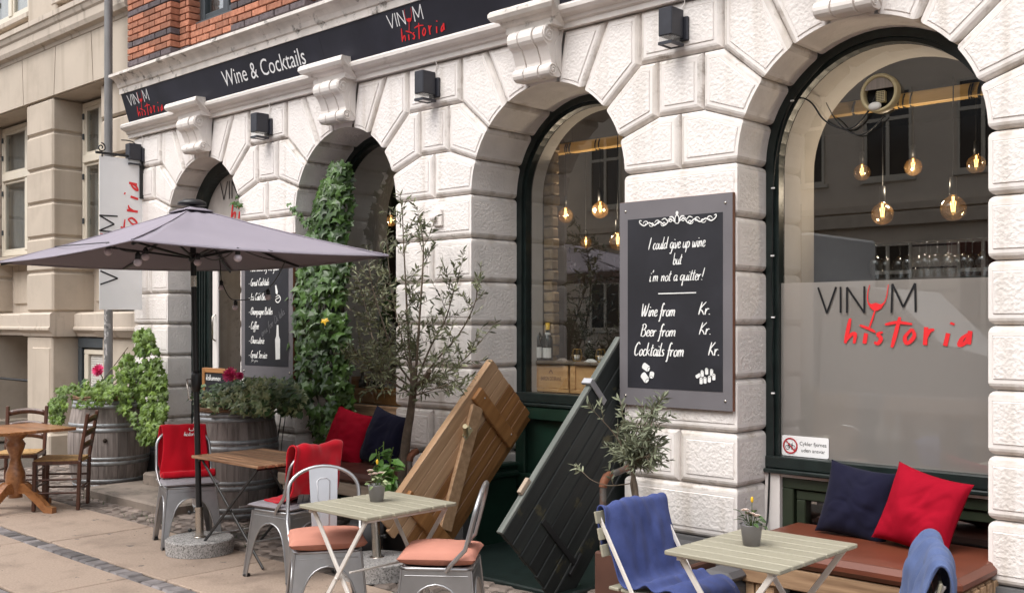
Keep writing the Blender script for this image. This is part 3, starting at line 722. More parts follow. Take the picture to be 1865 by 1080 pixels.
INY_ = {0: 1.0, 1: 1.0, 2: .72, 3: .82}; INY = 1.0
SILL = {1: .88, 2: 1.07, 3: .785}
for i, (c, r, D) in enumerate(ARCH):
    if i == 0: continue
    z0 = SILL[i]
    f = MB(); arch_ring(f, c, r, r - .05, z0, D, D + .09); arch_ring(f, c, r - .05, r - .075, z0, D + .025, D + .09)
    f.box(c - r, c + r, D - .015, D + .09, z0, z0 + .075, 0, .006)
    f.box(c - r + .001, c + r - .001, D - .04, D + .05, z0 - .028, z0 - .002, 0, .006)
    f.build('arched_window_frame', M_['green_black'], cafe)
    gl = MB()
    if i == 3:
        zf = 1.93
        gl.add([(x, D + .055, z) for x, z in arch_path(c, r - .07, zf)], [tuple(range(31))])
        fl = MB(); fl.add([(c - r + .07, D + .055, z0 + .07), (c + r - .07, D + .055, z0 + .07), (c + r - .07, D + .055, zf), (c - r + .07, D + .055, zf)], [(0, 1, 2, 3)])
        fl.build('frosted_pane', M_['film'], cafe)
    else: gl.add([(x, D + .055, z) for x, z in arch_path(c, r - .07, z0 + .07)], [tuple(range(31))])
    gl.build('window_pane', M_['glass'], cafe)
    INY = INY_[i]; inn = MB(); ri = r - .078
    A = arch_path(c, ri, z0); A = A + [A[0]]; B = arch_path(c, ri - .05, z0 + .05)
    k = len(A); inn.add([(x, D + .092, z) for x, z in A] + [(x, INY, z) for x, z in A], [(j, j + 1, k + j + 1, k + j) for j in range(k - 1)])
    inn.build('inner_reveal', M_['inner'], cafe)
# room behind
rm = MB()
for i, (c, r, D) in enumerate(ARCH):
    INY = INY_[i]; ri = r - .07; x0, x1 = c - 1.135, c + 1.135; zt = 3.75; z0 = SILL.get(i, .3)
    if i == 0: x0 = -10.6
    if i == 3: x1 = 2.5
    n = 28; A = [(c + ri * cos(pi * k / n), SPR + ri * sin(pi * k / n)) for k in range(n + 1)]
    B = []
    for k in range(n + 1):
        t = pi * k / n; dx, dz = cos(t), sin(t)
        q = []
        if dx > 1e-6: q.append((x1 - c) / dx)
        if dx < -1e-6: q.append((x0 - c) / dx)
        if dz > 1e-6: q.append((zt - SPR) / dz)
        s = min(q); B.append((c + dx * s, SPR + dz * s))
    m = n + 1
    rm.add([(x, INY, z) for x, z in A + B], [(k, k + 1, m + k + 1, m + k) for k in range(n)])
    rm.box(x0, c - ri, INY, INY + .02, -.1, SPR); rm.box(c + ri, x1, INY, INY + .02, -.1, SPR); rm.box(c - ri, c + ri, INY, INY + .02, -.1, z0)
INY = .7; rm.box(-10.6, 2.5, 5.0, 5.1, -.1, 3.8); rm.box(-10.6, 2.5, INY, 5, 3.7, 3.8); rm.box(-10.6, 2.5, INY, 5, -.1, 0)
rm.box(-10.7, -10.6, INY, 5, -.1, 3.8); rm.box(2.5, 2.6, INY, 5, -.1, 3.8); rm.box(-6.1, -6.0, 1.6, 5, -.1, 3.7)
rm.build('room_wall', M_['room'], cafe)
# yellow brick pier seen inside the middle window
yb = MB()
for k in range(28): yb.box(-5.95, -5.40 + rnd(-.014, .014), .75 + rnd(-.01, .0), .83, 1.0 + k * .085, 1.08 + k * .085, 0, .012)
yb.build('bare_brick_pier', mat('old_yellow_brick', (.30, .21, .12), .9, var=.25, scale=14, bump=.5, island=.25), cafe)
sh = MB()
for z in (1.5, 2.0): sh.box(-2.9, -1.0, 4.5, 4.95, z, z + .04)
sh.box(-5.0, -3.2, 4.5, 4.95, 1.7, 1.74); sh.box(-4.6, -1.2, 3.4, 4.0, 0, 1.05)
sh.build('bar_shelf', M_['crate'], cafe)
pc = MB(); pc.box(-3.9, -3.2, 4.96, 4.99, 1.6, 2.5); pc.box(-1.9, -1.1, 4.96, 4.99, 2.3, 3.0); pc.build('wall_panel', mat('dark_red_panel', (.14, .03, .02), .6), cafe)

# ---- entrance in the first arch
c, r, D = ARCH[0]
f = MB(); arch_ring(f, c, r, r - .115, .26, D, D + .12)
f.build('door_frame', M_['green_black'], cafe)
tp = MB(); arch_plate(tp, c, r - .11, 2.36, D + .10)
tr = tp.build('transom_panel', mat('transom_beige', (.50, .46, .43), .7), cafe)
mt = MB(); mr = MB(); fnT = lambda u, v, d: (u, D + .096, v)
logo(fnT, P(402, 360, D + .1).x, P(402, 365, D + .1).z, .20, mt, mr, .07, .1)
mt.build('lettering', M_['ink'], tr); mr.build('lettering', M_['red'], tr)
dr = MB()
dr.box(c - r + .115, c - r + .30, D + .03, D + .10, .26, 2.36, 0, .01)
for k in range(3): dr.box(c - r + .135 + k * .05, c - r + .155 + k * .05, D + .01, D + .03, .4, 2.3, 0, .004)
dr.box(c - .12, c + .32, D + .5, D + .56, .26, 2.36, 0, .01)
for k in range(4): dr.box(c - .05 + k * .09, c - .01 + k * .09, D + .485, D + .5, .4, 2.3, 0, .004)
dr.box(c - r + .1, c + r - .1, D + .02, D + .12, 2.30, 2.38, 0, .01)
do = dr.build('door', M_['green_black'], cafe)
wp = MB(); wp.box(c - r + .315, c - r + .42, D + .06, D + .09, .26, 2.3, 0, .01); wp.build('white_jamb', M_['stucco'], cafe)
hd = MB(); hd.tube([(c - r + .39, D + .055, 1.5), (c - r + .39, D + .02, 1.52), (c - r + .39, D + .02, 1.75), (c - r + .39, D + .055, 1.77)], .009, 6); hd.build('handle', M_['chrome'], do)
stp = MB(); stp.box(-9.80, -8.7, -.42, .5, -.05, .20, 0, .02); stp.build('door_step', M_['step'], cafe)
stp = MB(); stp.box(-10.02, -8.42, -.92, .2, -.05, .085, 0, .02); stp.build('kerb_step', M_['step'], cafe)

# ---- below the windows
bz = MB()     # olive basement window below the right-hand window
c, r, D = ARCH[3]; a, b, y = c - r + .10, c + r, D + .02
for X0, X1, Zb, Zt in ((a, b, .665, .735), (a, a + .075, .1, .665), (a + .075, b, .1, .16)): bz.box(X0, X1, y, y + .1, Zb, Zt, 0, .006)
for X0, X1 in ((a + .085, a + .70), (a + .72, b)):
    bz.box(X0, X1, y + .02, y + .09, .60, .66, 0, .006); bz.box(X0, X0 + .06, y + .02, y + .09, .16, .60, 0, .006); bz.box(X1 - .06, X1, y + .02, y + .09, .16, .6, 0, .006)
bw = bz.build('basement_window', M_['olive_green'], cafe)
p = MB(); p.box(a + .1, b, y + .06, y + .066, .16, .62); p.build('pane', M_['glass'], bw)
p = MB(); p.box(c - r - .01, c + r + .01, y + .13, y + .6, -.05, .74); p.box(c - r - .3, c + r + .3, .45, .5, .0, .74) if False else None
p.build('basement_void', M_['black'], cafe)
p = MB(); p.box(c - r, c - r + .10, D - .01, D + .12, 0, .757, 0); p.box(c - r + .1, c + r, D, D + .12, .736, .756, 0); p.build('side_plaster', M_['stucco'], cafe)
for i, c_ in ((1, ARCH[1]), (2, ARCH[2])):
    c, r, D = c_; z0 = SILL[i] - .03
    p = MB(); p.box(c - r, c + r, D + .02, D + .1, -.05, z0, 0)
    if i == 2:
        for x0, x1 in ((c - r, c - r + .10), (c - .12, c - .02), (c + .02, c + .1), (c + r - .1, c + r)): p.box(x0, x1, D - .02, D + .02, .0, z0 - .1, 0, .008)
        p.box(c - r, c + r, D - .03, D + .02, z0 - .1, z0 - .001, 0, .008); p.box(c - r, c + r, D - .05, D + .02, .42, .52, 0, .01)
        p.box(c - r - .02, c - r + .06, -.02, D - .055, -.05, .60, 0, .01); p.box(c - r - .02, c - r + .085, -.03, D - .056, .50, .545, 0, .012); p.box(c - r - .02, c - r + .085, -.032, D - .054, .575, .61, 0, .012)
    else: pass
    if i == 2: fp_ = MB(); fp_.box(c - r + .06, c + r, -.62, D, -.05, .018, 0, .01); fp_.build('painted_stairwell', M_['green_black'], cafe)  # flat stand-in for the open stairwell; its shade is put into the dark green
    p.build('cellar_panel', M_['green'] if i == 2 else M_['green_black'], cafe)

# ---- window film lettering
c, r, D = ARCH[3]
mt = MB(); mr = MB(); fnW = lambda u, v, d: (u, D + .050, v)
q0 = P(1490, 570, D + .05); logo(fnW, q0.x, q0.z, .168, mt, mr, .075, .125)
mt.build('window_lettering', M_['ink'], cafe); mr.build('window_lettering', M_['red'], cafe)

# ================================================================== SIGN OVER THE ARCHES
sg = thing('shop_sign', 'long navy shop sign board with white and red lettering under the cornice', 'sign', (-5, -.1, 3.83))
SB, ST = Vector((0, -.105, 3.85)), Vector((0, -.195, 4.135))
sv = (ST - SB).normalized()
fnS = lambda u, v, d: Vector((u, 0, 0)) + SB + sv * v + Vector((0, -sv.z, sv.y)) * d
b_ = MB(); H = (ST - SB).length
xx = [-10.70, -7.2, -3.6, 0, 3]
for a, b in zip(xx[:-1], xx[1:]): b_.prism([(a, -.02), (b - .002, -.02), (b - .002, H), (a, H)], fnS, .0, -.02)
b_.build('sign_board', M_['navy'], sg)
def spx(x, y): return P(x, y, -.15)
fl_ = lambda u, v, d: fnS(u, v, .003)
for xa, ya_, xb, yb_ in ((237, 190, 273, 180), (710, 50, 772, 34)):
    mt = MB(); mr = MB(); a = spx(xa, ya_).x; b = spx(xb, yb_).x; s = (b - a) / 3.54; logo(fl_, a, .155, s, mt, mr, .08, .10)
    mt.build('logo_lettering', M_['white'], sg); mr.build('logo_script', M_['red'], sg)
a = spx(406, 148).x; b = spx(555, 113).x; mt = MB()
vs, fs = text_polys('Wine & Cocktails', .21, 'LEFT'); wd = max(v[0] for v in vs)
mt.add([fl_(a + x * (b - a) / wd, .075 + y, 0) for x, y in vs], fs)
mt.build('slogan_lettering', M_['white'], sg)

# ================================================================== NEIGHBOUR BUILDING
nb = thing('neighbour_building', 'beige rendered building with pilasters and cream windows left of the cafe', 'building', (-14, 1, 0))
n_ = MB(); t_ = MB(); YW = .30
NX = [(-13.64, -12.86), (-16.2, -15.4), (-18.7, -17.9)]
t_.box(-22, XL - .01, YW + .22, 2.0, 1.78, 2.62); n_.box(-22, XL - .01, .02, 2.0, 4.46, 5.49)
def rblock(x0, x1, y0, y1, z0, z1): n_.box(x0 + .002, x1 - .002, y0, y1, z0 + .012, z1 - .012, 0, .022)
JZ = [1.82, 2.32, 2.75, 3.18, 3.60, 4.04, 4.46]
for x0, x1 in NX:
    n_.box(x0 + .03, x1 - .03, .03, 1, 0, 4.46)
    for i in range(6): rblock(x0, x1, 0, .9, JZ[i], JZ[i + 1])
    n_.box(x0 + .02, x1 - .02, 0.0, .9, 0, 1.52, 0, .02); n_.box(x0 + .2, x1 - .06, -.014, .05, .42, 1.38, 0, .012); n_.box(x0 - .05, x1 + .03, -.05, .9, 0, .32, 0, .02)
    t_.profile_x([(.6, 1.52), (-.015, 1.52), (-.03, 1.56), (-.06, 1.585), (-.075, 1.60), (-.075, 1.625), (-.055, 1.64), (-.055, 1.79), (-.03, 1.815), (.6, 1.83)], x0 - .05, x1 + .05)
t_.profile_x([(.6, 1.52), (YW - .015, 1.52), (YW - .03, 1.56), (YW - .06, 1.585), (YW - .075, 1.60), (YW - .075, 1.625), (YW - .055, 1.64), (YW - .055, 1.79), (YW, 1.815), (.6, 1.83)], -22, -11.2)
# right end strip beside the cafe
n_.box(-11.78, XL - .012, .20, 1, 0, 4.46)
for i in range(6): rblock(-11.8, XL - .012, .10, .9, JZ[i], JZ[i + 1])
n_.box(-11.8, XL - .012, .13, .9, 0, 1.52)
t_.profile_x([(.6, 1.52), (.09, 1.52), (.04, 1.585), (.025, 1.60), (.025, 1.625), (.045, 1.64), (.045, 1.79), (.1, 1.815), (.6, 1.83)], -11.85, XL - .012)
# lintel blocks and main cornice
xs = [-22, -18.8, -17.8, -16.3, -15.3, -13.75, -12.75, -11.8, -10.80]
for q, (a, b) in enumerate(zip(xs[:-1], xs[1:])):
    k = -.05 if q % 2 else .05; kr = 0 if q == 7 else k
    n_.prism([(a + .008 - k, 4.47), (b - .008 + kr, 4.47), (b - .008, 5.06), (a + .008, 5.06)], lambda u, v, d: (u, d, v), -.01, .019)
t_.profile_x([(.9, 5.06), (-.02, 5.06), (-.03, 5.10), (-.09, 5.12), (-.11, 5.17), (-.11, 5.26), (-.13, 5.28), (-.15, 5.33), (-.165, 5.34), (-.165, 5.40), (-.05, 5.48), (.9, 5.5)], -22, -10.8)
n_.box(-22, -10.8, .14, 2, 5.5, 9)
for x in (-11.35, -13.25, -15.8): n_.box(x - .42, x + .42, .03, .9, 5.5, 9, 0, .02)
for x in (-12.3, -14.3): n_.box(x - .7, x + .7, .10, .3, 5.46, 5.60, 0, .0); t_.box(x - .66, x + .66, .02, .3, 5.602, 5.678, 0, .01)
n_.build('wall', M_['beige'], nb); t_.build('moulding', M_['beige_trim'], nb)
def nwin(x0, x1, z0, z1, y, zm):
    f = MB(); k = .055
    f.box(x0, x0 + k, y, y + .08, z0, z1, 0, .006); f.box(x1 - k, x1, y, y + .08, z0, z1, 0, .006); f.box(x0 + k, x1 - k, y, y + .08, z1 - k, z1, 0, .006); f.box(x0 + k, x1 - k, y, y + .08, z0, z0 + k, 0, .006)
    f.box(x0 + k, x1 - k, y - .02, y + .08, zm - .05, zm + .05, 0, .008); xm = (x0 + x1) / 2; f.box(xm - .05, xm + .05, y - .01, y + .079, z0 + k, zm - .05, 0, .008); f.box(xm - .05, xm + .05, y - .01, y + .079, zm + .05, z1 - k, 0, .008)
    for a, b in ((x0 + k, xm - .05), (xm + .05, x1 - k)):
        for c0, c1 in ((z0 + k, zm - .05), (zm + .05, z1 - k)):
            for q in ((a, a + .035, c0, c1), (b - .035, b, c0, c1), (a + .035, b - .035, c0, c0 + .04), (a + .035, b - .035, c1 - .04, c1)): f.box(q[0], q[1], y + .012, y + .06, q[2], q[3], 0, .005)
    for zz in (z0 + .3, zm - .25, zm + .25, z1 - .2): f.box(x0 + .03, x0 + .06, y - .015, y, zz, zz + .07, 1)
    o = f.build('window', [M_['cream'], M_['slate']], nb)
    p = MB(); p.box(x0 + k, x1 - k, y + .035, y + .04, z0 + k, z1 - k); p.build('pane', M_['glass'], o)
    p = MB(); nn = int((x1 - x0) / .02)
    p.grid(lambda u, v: (x0 + (x1 - x0) * u, y + .13 + .012 * sin(u * nn * 1.1) + .008 * sin(u * nn * .37), z0 + (z1 - z0) * v), nn * 3, 2); p.build('curtain', M_['curtain'], o)
for x0, x1 in ((-12.84, -11.82), (-15.38, -13.66), (-17.88, -16.22)):
    nwin(x0, x1, 2.62, 4.42, YW + .06, 3.72)
for x in (-12.3, -14.3): nwin(x - .6, x + .6, 5.68, 7.6, .06, 7.0)
# panels under the windows, basement
p = MB()
for x0, x1 in ((-12.75, -11.85), (-15.3, -13.75), (-17.8, -16.3)): p.box(x0, x1, YW + .19, YW + .24, 1.95, 2.42, 0, .012)
p.profile_x([(YW + .3, 2.50), (YW, 2.50), (YW - .02, 2.54), (YW - .04, 2.56), (YW - .04, 2.60), (YW + .3, 2.63)], -22, -11.82)
p.build('apron_panel', M_['beige'], nb)
p = MB(); p.box(-22, -13.64, 1.3, 1.4, 0, 1.52); p.box(-12.85, -11.8, YW + .12, YW + .3, 0, 1.52); p.build('recess_wall', M_['beige'], nb)
p = MB(); p.box(-12.83, -11.9, YW, YW + .1, 1.38, 1.50, 0, .008); p.box(-12.83, -12.74, YW, YW + .1, .5, 1.38, 0, .008); bw = p.build('basement_window', M_['slate'], nb)
p = MB(); p.box(-12.70, -11.9, YW + .02, YW + .07, 1.30, 1.36, 0, .006); p.box(-12.70, -12.60, YW + .02, YW + .07, .5, 1.30, 0, .006); p.build('sash', M_['cream'], bw)
p = MB()
for k in range(26): p.box(-12.58, -11.9, YW + .05, YW + .062, .52 + k * .03, .546 + k * .03, 0, .004)
p.build('blind', M_['blind'], bw)
p = MB(); p.tube([(-16.5, .16, .93), (-13.5, .16, .93)], .018, 8); p.tube([(-13.75, .16, .93), (-13.75, .16, 0)], .014, 6); p.build('handrail', M_['blackmetal'], nb)

# ================================================================== ACROSS THE STREET (seen in the window panes)
ob = thing('opposite_building', 'beige building across the street mirrored in the cafe windows', 'building', (-8, -17, 0))
o_ = MB(); YF = -17.0
o_.box(-34, 14, YF - 6, YF, -.1, 9.4)
for z in (1.4, 1.9, 2.4, 2.9, 3.4): o_.box(-34, 14, YF, YF + .012, z, z + .04, 1)
o_.box(-34, 14, YF, YF + .2, 3.9, 4.2, 2); o_.box(-34, 14, YF, YF + .12, 4.25, 4.4, 2); o_.box(-34, 14, YF, YF + .35, 8.9, 9.4, 2); o_.box(-34, 14, YF, YF + .1, .0, 1.0, 2)
o_.build('wall', [mat('pale_render', (.74, .64, .53), .85, var=.08, scale=1), M_['brick_dark'], mat('pale_trim', (.62, .53, .43), .85, var=.08)], ob)
ww = None
for zi, (z0, z1) in enumerate(((1.5, 3.5), (5.0, 7.1))):
    for k in range(20):
        x = -31 + k * 2.1
        if ww is None:
            f = MB(); 
            for q in ((-.55, -.49, 0, 2.0), (.49, .55, 0, 2.0), (-.49, .49, 0, .06), (-.49, .49, 1.94, 2.0), (-.49, .49, 1.3, 1.38), (-.04, .04, .06, 1.3), (-.04, .04, 1.38, 1.94)): f.box(q[0], q[1], 0, .05, q[2], q[3])
            f.box(-.65, .65, 0, .08, -.09, -.002); ww = f.build('window', M_['cream'], ob, local=True)
            p = MB(); p.box(-.5, .5, .004, .012, .03, 1.97); pane = p.build('pane', mat('dark_pane', (.02, .02, .022), .1), ww, local=True)
            ww.location = (x + 8, .003, z0)
        else:
            w2 = ww.copy(); COL.objects.link(w2); w2.parent = ob; w2.location = (x + 8, .003, z0)
            p2 = pane.copy(); COL.objects.link(p2); p2.parent = w2
tk = thing('parked_truck', 'white delivery truck on the street mirrored in the right window', 'truck', (-6.5, -8.6, -.12))
b_ = MB(); b_.box(-10.4, -7.15, -9.9, -7.7, .75, 3.0, 0, .04); b_.build('cargo_box', M_['truckwhite'], tk)
b_ = MB()
b_.prism([(-7.1, .5), (-4.7, .5), (-4.62, .95), (-4.75, 1.25), (-5.35, 1.42), (-6.1, 2.15), (-7.05, 2.25)], lambda u, v, d: (u, d, v), -9.75, -7.85); b_.box(-7.12, -4.6, -9.78, -7.82, .45, .7, 0, .03); b_.build('cab', M_['truckwhite'], tk)
b_ = MB(); b_.prism([(-6.75, 1.42), (-5.6, 1.42), (-6.1, 1.98), (-6.75, 2.05)], lambda u, v, d: (u, d, v), -7.845, -7.83); b_.build('side_window', M_['ink'], tk)
for x in (-5.5, -9.2):
    b_ = MB(); b_.lathe([(.16, -.1), (.38, -.1), (.40, -.06), (.40, .06), (.38, .1), (.16, .1)], (x, -7.95, .29), 24, axis='y'); wl = b_.build('wheel', M_['tyre'], tk)
    b_ = MB(); b_.lathe([(.02, .09), (.2, .09), (.22, .11)], (x, -7.95, .29), 20, axis='y'); b_.build('rim', M_['galv'], wl)
# ================================================================== FURNITURE
def fr(loc, rz):
    """world frame of a local thing"""
    return Matrix.Translation(loc) @ Matrix.Rotation(rz, 4, 'Z')
# ---- steel bistro chair (faces +X locally)
def steel_chair(label, group, loc, rz):
    t = thing('metal_chair', label, 'chair', loc, rz, group)
    wz = lambda z: .178 + (.44 - z) * .10
    s = MB(); h = .178
    def seatp(u, v):
        a, b = u * 2 - 1, v * 2 - 1
        k = 1 - .10 * (abs(a) ** 6) * (abs(b) ** 6)
        return (a * h * k, b * h * k, .452 - .012 * max(0, 1 - (a * a + b * b) ** 2))
    s.grid(seatp, 12, 12); s.tube([(h * .97, h * .8, .447), (h * .97, -h * .8, .447)], .006, 6)
    ring = [(x * h, y * h, .446) for x, y in ((1, -.85), (1, .85), (.85, 1), (-.85, 1), (-1, .85), (-1, -.85), (-.85, -1), (.85, -1))]
    s.tube(ring, .007, 6, True); s.build('seat', M_['steel'], t, local=True, solid=.004)
    A = [(0, .030), (.06, .033), (.14, .043), (.22, .056), (.28, .072), (.32, .092), (.345, .115), (.362, .145), (.37, .18)]
    for sx in (1, -1):
        for sy in (1, -1):
            l = MB()
            for ax in (0, 1):
                pos = (lambda a, z: (sx * wz(z), sy * (wz(z) - a), z)) if ax == 0 else (lambda a, z: (sx * (wz(z) - a), sy * wz(z), z))
                vs = []
                for z, a in A: vs += [pos(0, z), pos(min(a, wz(z)), z)]
                l.add(vs, [(2 * i, 2 * i + 1, 2 * i + 3, 2 * i + 2) for i in range(len(A) - 1)], 0, True)
                l.add([pos(0, .37), pos(wz(.37), .37), pos(wz(.44), .44), pos(0, .44)], [(0, 1, 2, 3)])
                l.tube([pos(a if z < .37 else wz(.37), z) for z, a in A], .0055, 6)
                l.tube([pos(wz(.41), .412), pos(.02, .412)], .003, 5)
            l.tube([(sx * wz(z), sy * wz(z), z) for z in (0, .2, .44)], .006, 6)
            lo = l.build('leg', M_['steel'], t, local=True)
            f = MB(); f.box(sx * wz(0) - sx * .036, sx * (wz(0) + .004), sy * wz(0) - sy * .036, sy * (wz(0) + .004), -.002, .02, 0, .006); f.build('foot', M_['blackmetal'], lo, local=True)
    bx = lambda z: -.125 - (z - .45) * .26
    hp = [(-.05, .186, .435), (-.075, .198, .47)] + [(bx(z), .206 - .003 * k, z) for k, z in enumerate((.55, .64, .72))]
    arc = [(bx(.72 + .135 * sin(a)), .200 * cos(a) if 0 < a < pi else 0, .72 + .135 * sin(a)) for a in [pi * i / 16 for i in range(1, 16)]]
    pts = hp + arc + [(x, -y, z) for x, y, z in reversed(hp)]
    b = MB(); b.tube(pts, .0115, 8); b.build('back_hoop', M_['steel'], t, local=True)
    s = MB(); s.prism([(-.066, .40), (.066, .40), (.082, .85), (-.082, .85)], lambda u, v, d: (bx(v) + .004 + d, u, v), 0, .004)
    for d in (.006, -.002):
        e = [(-.026, .50), (.026, .50), (.036, .775), (.02, .79), (-.02, .79), (-.036, .775)]
        s.tube([(bx(v) + .004 + d, u, v) for u, v in e], .003, 5, True)
    s.build('back_splat', M_['steel_light'], t, local=True)
    return t
# ---- soft things
def pad_pts(mb, fn, w, h, t, seed=0, ear=.05, wr=.012, n=22, pw=.42, mi=0):
    for sd in (1, -1):
        def f(u, v, sd=sd):
            a, b = u * 2 - 1, v * 2 - 1
            x = a * w / 2 * (1 - ear * (1 - b * b)); y = b * h / 2 * (1 - ear * (1 - a * a))
            e = max(0.0, (1 - a * a) * (1 - b * b)); z = t / 2 * e ** pw
            k = e ** .5
            cr = nz(x * 7 + seed, y * 11 + 2 * nz(x * 4, y * 4, seed), sd); q = wr * k * (nz(x * 6 + seed, y * 6, sd) + .35 * nz(x * 18 + seed, y * 12, sd * 2 + 3) - 1.1 * max(0, .32 - abs(cr)) * (1 - .4 * e))
            return fn(x, y, sd * (z + q * (1 if sd > 0 else .5)))
        mb.grid(f, n, n, mi)
    return mb
def seat_pad(label, cat, loc, rz, w, d, t, m, seed, group=None, zrot=0):
    o = thing('seat_cushion', label, cat, loc, rz, group)
    mb = MB(); pad_pts(mb, lambda x, y, z: (x, y, z + t * .42), d, w, t, seed, .03, .010, 26, .26)
    mb.build('cover', m, o, local=True); return o
def drape(mb, path, width, fn, nu=26, nv=60, amp=.012, seed=0, fr_=5.0, mi=0):
    """cloth following a polyline path [(a,z),...]; width(v) -> (y0,y1); fn(a,y,z) -> point"""
    path = catmull(path, 8)
    L = [0]
    for p, q in zip(path[:-1], path[1:]): L.append(L[-1] + hypot(q[0] - p[0], q[1] - p[1]))
    def at(v):
        s = v * L[-1]
        for i in range(len(L) - 1):
            if s <= L[i + 1] + 1e-9:
                k = (s - L[i]) / max(1e-9, L[i + 1] - L[i]); p, q = path[i], path[i + 1]
                dx, dz = q[0] - p[0], q[1] - p[1]; d = hypot(dx, dz) or 1
                return p[0] + dx * k, p[1] + dz * k, -dz / d, dx / d
        return (*path[-1], 0, 1)
    def f(u, v):
        a, z, na, nz_ = at(v); y0, y1 = width(v)
        y = y0 + (y1 - y0) * u
        q = amp * (nz(y * fr_ + seed, v * 3.5, seed) + .5 * nz(y * fr_ * 3, v * 9, seed + 5))
        return fn(a + na * q, y + amp * .6 * nz(v * 5, u * 3, seed + 9), z + nz_ * q)
    mb.grid(f, nu, nv, mi)

SQ = 'metal chairs at the tables'
chA = steel_chair('grey metal chair under a red blanket left of the brown slatted table', SQ, (-7.31, -1.34, 0), radians(-20))
chB = steel_chair('grey metal chair with grey cushion right of the brown slatted table', SQ, (-5.86, -1.40, 0), radians(188))
chC = steel_chair('grey metal chair with pink cushion left of the near green table', SQ, (-4.73, -1.96, 0), radians(-33))
chD = steel_chair('grey metal chair with pink cushion right of the near green table', SQ, (-3.97, -1.79, 0), radians(218))
def on(ch, x, y, z): return tuple(world_of(ch) @ Vector((x, y, z)))
seat_pad('mauve grey seat cushion on the chair under the red blanket', 'cushion', on(chA, .01, 0, .452), chA.rotation_euler.z, .42, .40, .05, M_['greypad'], 1)
seat_pad('grey seat cushion on the metal chair right of the brown table', 'cushion', on(chB, .01, 0, .452), chB.rotation_euler.z, .40, .40, .055, M_['greypad'], 2)
seat_pad('salmon pink cushion on the metal chair left of the green table', 'cushion', on(chC, .03, 0, .452), chC.rotation_euler.z, .42, .38, .10, M_['pink'], 3)
seat_pad('salmon pink cushion on the metal chair right of the green table', 'cushion', on(chD, .0, .0, .452), chD.rotation_euler.z, .38, .40, .10, M_['pink'], 4)
# red blanket over chair A
def blanket(name, label, m, ch, path, width, amp, seed, solid=.012, nu=26, nv=60, fr_=5.0):
    b = MB(); T = world_of(ch) if ch is not None else Matrix.Identity(4)
    drape(b, path, width, lambda a, y, z: tuple(T @ Vector((a, y, z))), nu, nv, amp, seed, fr_)
    o = b.build(name, m, None, solid=solid, sub=1); tag(o, label, 'blanket'); return o
bk = lambda z: -.125 - (z - .45) * .26
rb = blanket('blanket', 'red fleece blanket with white lettering hung over the left metal chair', M_['redcloth'], chA,
        [(bk(.5) - .03, .52), (bk(.7) - .03, .72), (bk(.84) - .025, .855), (bk(.86), .885), (bk(.84) + .025, .855), (bk(.7) + .03, .70), (bk(.58) + .03, .58), (-.115, .525), (-.06, .515), (-.02, .505), (.015, .55), (.035, .515), (.02, .50)],
        lambda v: (-.175 - .02 * sin(v * 9), .19 + .015 * sin(v * 7 + 1)), .016, 3)
lt = MB(); T = world_of(chA)
fb = lambda u, v, d: tuple(T @ Vector((bk(v) + .066, u, v)))
hand(lt, fb, 'historia', .0, .80, .032, .14, .1)
ribbon(lt, fb, [(.045, .86), (.04, .845), (.06, .838), (.075, .845), (.072, .86)], .006); lt.build('lettering', M_['white'], rb)
# red blanket over chair B
blanket('blanket', 'bright red blanket thrown over the back of the metal chair beside the bench', M_['redcloth'], chB,
        [(bk(.55) - .06, .56), (bk(.7) - .06, .70), (bk(.84) - .035, .855), (bk(.86), .885), (bk(.84) + .03, .85), (bk(.7) + .035, .68), (-.13, .55), (-.05, .515), (.06, .51), (.14, .515)],
        lambda v: (-.22 - .06 * v + .03 * sin(v * 8), .22 - .10 * v * v), .035, 8, .014)

# ---- folding slatted tables
def table(name, label, loc, lx, ly, h, n, mtop, mleg, group):
    t = thing(name, label, 'table', loc, 0, group)
    s = MB(); pw = ly / n
    for i in range(n):
        y = -ly / 2 + pw * i; s.box(-lx / 2 + rnd(-.002, .002), lx / 2, y + .004, y + pw - .004, h - .020, h, 0, .004)
    s.build('tabletop', mtop, t, local=True)
    f = MB()
    for sx in (-1, 1): f.bar((sx * (lx / 2 - .06), -ly / 2 + .03, h - .030), (sx * (lx / 2 - .06), ly / 2 - .03, h - .030), .022, .02)
    f.build('frame_rail', mleg, t, local=True)
    for sy in (-1, 1):
        y = sy * (ly / 2 - .05)
        for k, sx in enumerate((-1, 1)):
            yy = y + (.012 if k else -.012) * sy
            l = MB(); l.bar((sx * (lx / 2 - .05), yy, h - .03), (-sx * (lx / 2 - .02), yy, .01), .026 if mleg is M_['whitemetal'] else .02, .012, (0, 1, 0), 0, .003)
            l.lathe([(.001, -.012), (.008, -.01), (.008, .01), (.001, .012)], (0, yy, h * .5), 8, axis='y')
            l.build('leg', mleg, t, local=True)
    for sx, z in ((-1, .16), (1, .16), (-1, .40)):
        b = MB(); x = -sx * (lx / 2 - .02) * (1 - 2 * z / h) if z < .3 else lx * .16
        b.tube([(x, -ly / 2 + .05, z), (x, ly / 2 - .05, z)], .006, 6); b.build('stretcher', M_['steel_light'] if mleg is M_['blackmetal'] else mleg, t, local=True)
    return t
GT = 'sage green slatted folding tables'
tb1 = table('folding_table', 'sage green slatted folding table between the two pink cushioned chairs', (-4.365, -1.885, 0), .57, .63, .712, 7, M_['sage'], M_['whitemetal'], GT)
tb2 = table('folding_table', 'sage green slatted folding table in front of the brown leather bench', (-2.30, -1.45, 0), .55, .70, .712, 7, M_['sage'], M_['whitemetal'], GT)
tb3 = table('folding_table', 'brown wooden slatted folding table with black crossed legs by the barrel', (-6.50, -1.22, 0), .86, .62, .716, 8, M_['acacia'], M_['blackmetal'], None)

